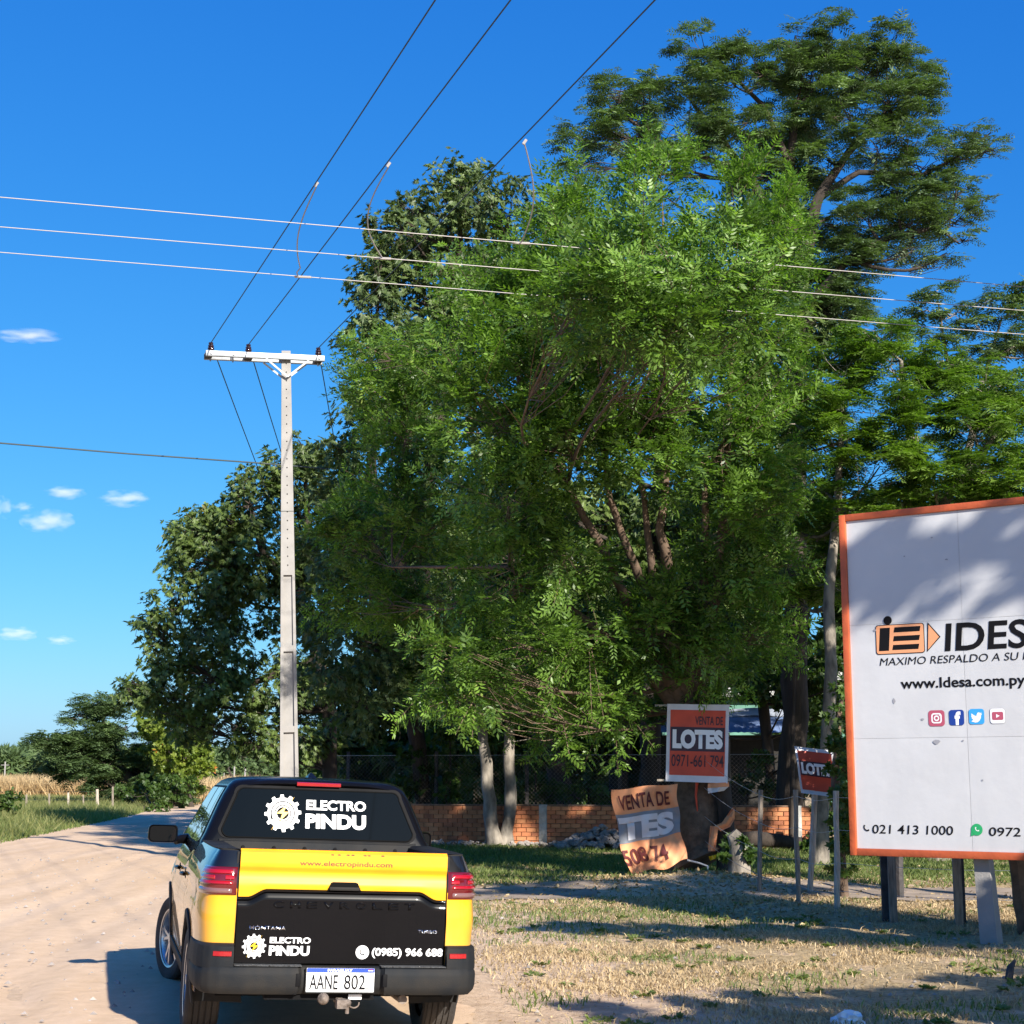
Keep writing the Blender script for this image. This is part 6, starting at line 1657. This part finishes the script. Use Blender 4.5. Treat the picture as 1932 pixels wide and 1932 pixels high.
mound = lambda x, y: math.exp(-(((x - 2.9) / 2.3) ** 2 + ((y - 25) / 2.6) ** 2))
k1 = lambda x, y: x > er(y) + .7 and x < .42 * y + 1 and lane_free(x, y) and random.random() < max(0.02, min(1, (x - er(y) - .4) / 2.5)) * max(.04, 2.0 * patchy(x, y, .8) * patchy(x, y, .31, 3) - .22) * (1 - .9 * mound(x, y)) * (.22 + .78 * smooth01((y - 10.5 + .35 * x) / 3.5))
blades('dry_grass', 'short straw-coloured dry grass covering the verge right of the pickup', scatter(56000, -1, 9, 8.8, 22.6, k1, 1.2), (.015, .065), .010, M['grass_dry'], lean=.9)
k2 = lambda x, y: x > er(y) + .7 and x < .42 * y + 1 and lane_free(x, y) and random.random() < (max(0, patchy(x, y, .9, 2) - .62) * 2.4 + .9 * math.exp(-((y - 20.2) / 1.7) ** 2) * (x < 2.6)) * (1 - .8 * mound(x, y))
blades('green_grass', 'patches of short green weeds among the dry grass', scatter(7500, -1, 9, 8.8, 22.6, k2, 1.2), (.03, .085), .012, M['grass_green'], lean=.7)
k3 = lambda x, y: x > er(y) + .3 and y < 40.7 - .26 * (x + 4) and random.random() < (.3 + .8 * patchy(x, y, .5, 1)) * (1 - .95 * mound(x, y))
blades('lawn_grass', 'green grass strip between the lane and the brick wall', scatter(42000, -5, 13, 25.4, 41, k3), (.05, .13), .026, M['grass_green'], lean=.6, far=True)
k4 = lambda x, y: x < edge_left(y) + .1 and random.random() < .4 + .6 * patchy(x, y, .4)
blades('verge_grass', 'tall green and brown grass on the left verge of the road', scatter(60000, -42, -10, 36, 118, k4), (.12, .50), .045, M['grass_tall'], lean=.45, far=True)
blades('verge_green_grass', 'low bright green grass along the left road edge', scatter(22000, -30, -10, 36, 95, lambda x, y: edge_left(y) - 5 < x < edge_left(y) + .25), (.08, .26), .045, M['grass_green'], lean=.5, far=True)
blades('straw_field', 'ripe straw-coloured crop field on the left horizon', scatter(95000, -85, -22, 122, 165, lambda x, y: True, 1.6), (1.1, 2.0), .12, M['crop_straw'], lean=.4, cat='crop field', far=True)
blades('bend_grass', 'tall pale yellow grass at the bend of the road', scatter(9000, -24.5, -17.5, 97, 125, lambda x, y: x > edge_right(y) - 1.5 or True), (.7, 1.9), .07, M['crop_straw'], lean=.3)
# weeds: small leafy rosettes
def weeds():
    P, A, Nn, T = [], [], [], []
    for x, y in scatter(100, -.5, 7.5, 9.3, 22, lambda x, y: x > er(y) + .9 and x < .34 * y and lane_free(x, y), 1.2):
        z = hgt(x, y); n = random.randint(8, 18); a = rng.random(n) * 6.283; rr = random.uniform(.02, .07)
        P.append(np.stack([x + rr * np.cos(a), y + rr * np.sin(a), np.full(n, z + .012)], 1)); A.append(np.stack([np.cos(a), np.sin(a), .2 + .5 * rng.random(n)], 1)); Nn.append(np.tile([0, 0, 1.], (n, 1)) + rng.normal(0, .2, (n, 3))); T.append(np.clip(.6 + rng.normal(0, .15, n), 0, 1))
    P, A, Nn, T = map(np.concatenate, (P, A, Nn, T)); V, F, t = leaves(P, A, Nn, .18 + .24 * rng.random(len(P)), 'broad', T)
    tag(put('weeds', np_mesh('weeds', V, F, t), M['grass_green']), 'small leafy weeds dotted over the sandy verge', 'weeds', kind='stuff')
weeds()
def litter(n, keep, nm, lb, sc=.35):
    pts = scatter(n, -3, 9, 9, 31, keep); P = np.array([(x, y, hgt(x, y) + .012) for x, y in pts]); A = rng.normal(size=(n, 3)) * [1, 1, .25]; Nn = np.array([0, 0, 1.]) + rng.normal(size=(n, 3)) * .35
    TPL['litterleaf'] = np.array([[[0, 0, 0], [.07, .05, .012], [.16, 0, 0], [.07, -.05, .012]]])
    V, F, t = leaves(P, A, Nn, sc * (.6 + .8 * rng.random(n)) * np.clip(P[:, 1] / 22, .4, 1), 'litterleaf', np.clip(.5 + rng.normal(0, .25, n), 0, 1))
    tag(put(nm, np_mesh(nm, V, F, t), M['leaf_litter']), lb, 'leaf litter', kind='stuff')
litter(11000, lambda x, y: x > er(y) + .5 and (random.random() < .12 + 1.0 * mound(x, y) + .5 * math.exp(-((y - 21) / 2) ** 2) * (x > 2)), 'leaf_litter', 'fallen dry leaves scattered over the mound and verge', .36)
# pebbles and clods on the sand
def pebbles():
    b = MB()
    for i in range(1500):
        y = 9 + 25 * random.random() ** 1.5; x = random.uniform(-.36 * y, .3 * y)
        if x > 0 and random.random() < .5: continue
        r = random.uniform(.006, .024) * (1 + .02 * y); z = hgt(x, y) + (.036 if x < edge_right(y) + .1 else .006)
        if abs(x + 1.3) < 1.4 and 9.5 < y < 15: continue
        vs = [(x + r * random.uniform(.7, 1.2) * math.cos(t), y + r * random.uniform(.7, 1.2) * math.sin(t), z) for t in np.linspace(0, 6.283, 6)[:-1]]; k = len(vs)
        b.add(vs + [(x, y, z + r * .8)], [(j, (j + 1) % k, k) for j in range(k)])
    tag(b.build('pebbles', M['rubble_stone']), 'small stones and clods scattered on the sandy road', 'pebbles', kind='stuff')
pebbles()

# ================================================================ CLOUDS
def cloud_mat():
    m = bpy.data.materials.new('cloud_vapour'); m.use_nodes = True; nt = m.node_tree; nt.nodes.clear()
    out = nt.nodes.new('ShaderNodeOutputMaterial'); v = nt.nodes.new('ShaderNodeVolumePrincipled'); tc = nt.nodes.new('ShaderNodeTexCoord')
    ln = nt.nodes.new('ShaderNodeVectorMath'); ln.operation = 'LENGTH'; nt.links.new(tc.outputs['Object'], ln.inputs[0])
    oi = nt.nodes.new('ShaderNodeObjectInfo'); ad0 = nt.nodes.new('ShaderNodeVectorMath'); ad0.operation = 'ADD'; nt.links.new(tc.outputs['Object'], ad0.inputs[0]); nt.links.new(oi.outputs['Location'], ad0.inputs[1])
    n = nt.nodes.new('ShaderNodeTexNoise'); n.inputs['Scale'].default_value = 1.7; n.inputs['Detail'].default_value = 4; nt.links.new(ad0.outputs[0], n.inputs['Vector'])
    a = nt.nodes.new('ShaderNodeMath'); a.operation = 'MULTIPLY_ADD'; a.inputs[1].default_value = 2.3; a.inputs[2].default_value = -.32; nt.links.new(n.outputs['Fac'], a.inputs[0])
    s = nt.nodes.new('ShaderNodeMath'); s.operation = 'SUBTRACT'; nt.links.new(a.outputs[0], s.inputs[0]); nt.links.new(ln.outputs['Value'], s.inputs[1])
    mm = nt.nodes.new('ShaderNodeMath'); mm.operation = 'MULTIPLY'; mm.inputs[1].default_value = .026; mm.use_clamp = True; nt.links.new(s.outputs[0], mm.inputs[0])
    nt.links.new(mm.outputs[0], v.inputs['Density']); v.inputs['Color'].default_value = (.98, .98, 1, 1); v.inputs['Anisotropy'].default_value = -.1
    nt.links.new(v.outputs[0], out.inputs['Volume']); return m
cm = cloud_mat()
bm = bmesh.new(); bmesh.ops.create_icosphere(bm, subdivisions=3, radius=1.0); cme = bpy.data.meshes.new('cloud'); bm.to_mesh(cme); bm.free(); cme.materials.append(cm)
for x, y, wx, hz, lb in ((52, 634, 62, 9, 'thin wispy cloud highest at the left edge of the sky'), (122, 930, 40, 11, 'small flat cloud left of the pair in mid sky'), (233, 941, 45, 14, 'small puffy cloud nearest the spreading tree'), (90, 983, 48, 20, 'largest puffy cloud at the left of the sky'),
                         (2, 958, 22, 20, 'cloud cut by the left picture edge'), (44, 957, 20, 9, 'tiny cloud above the largest puffy one'), (32, 1196, 36, 12, 'low cloud at the left edge near the horizon'), (113, 1208, 28, 8, 'low flat wisp right of the lowest cloud')):
    c_ = at(x, y, 3000); o = bpy.data.objects.new('cloud', cme); COL.objects.link(o); o.location = c_; o.scale = (wx * 1.15, wx * .8, hz * 1.25); tag(o, lb, 'cloud')
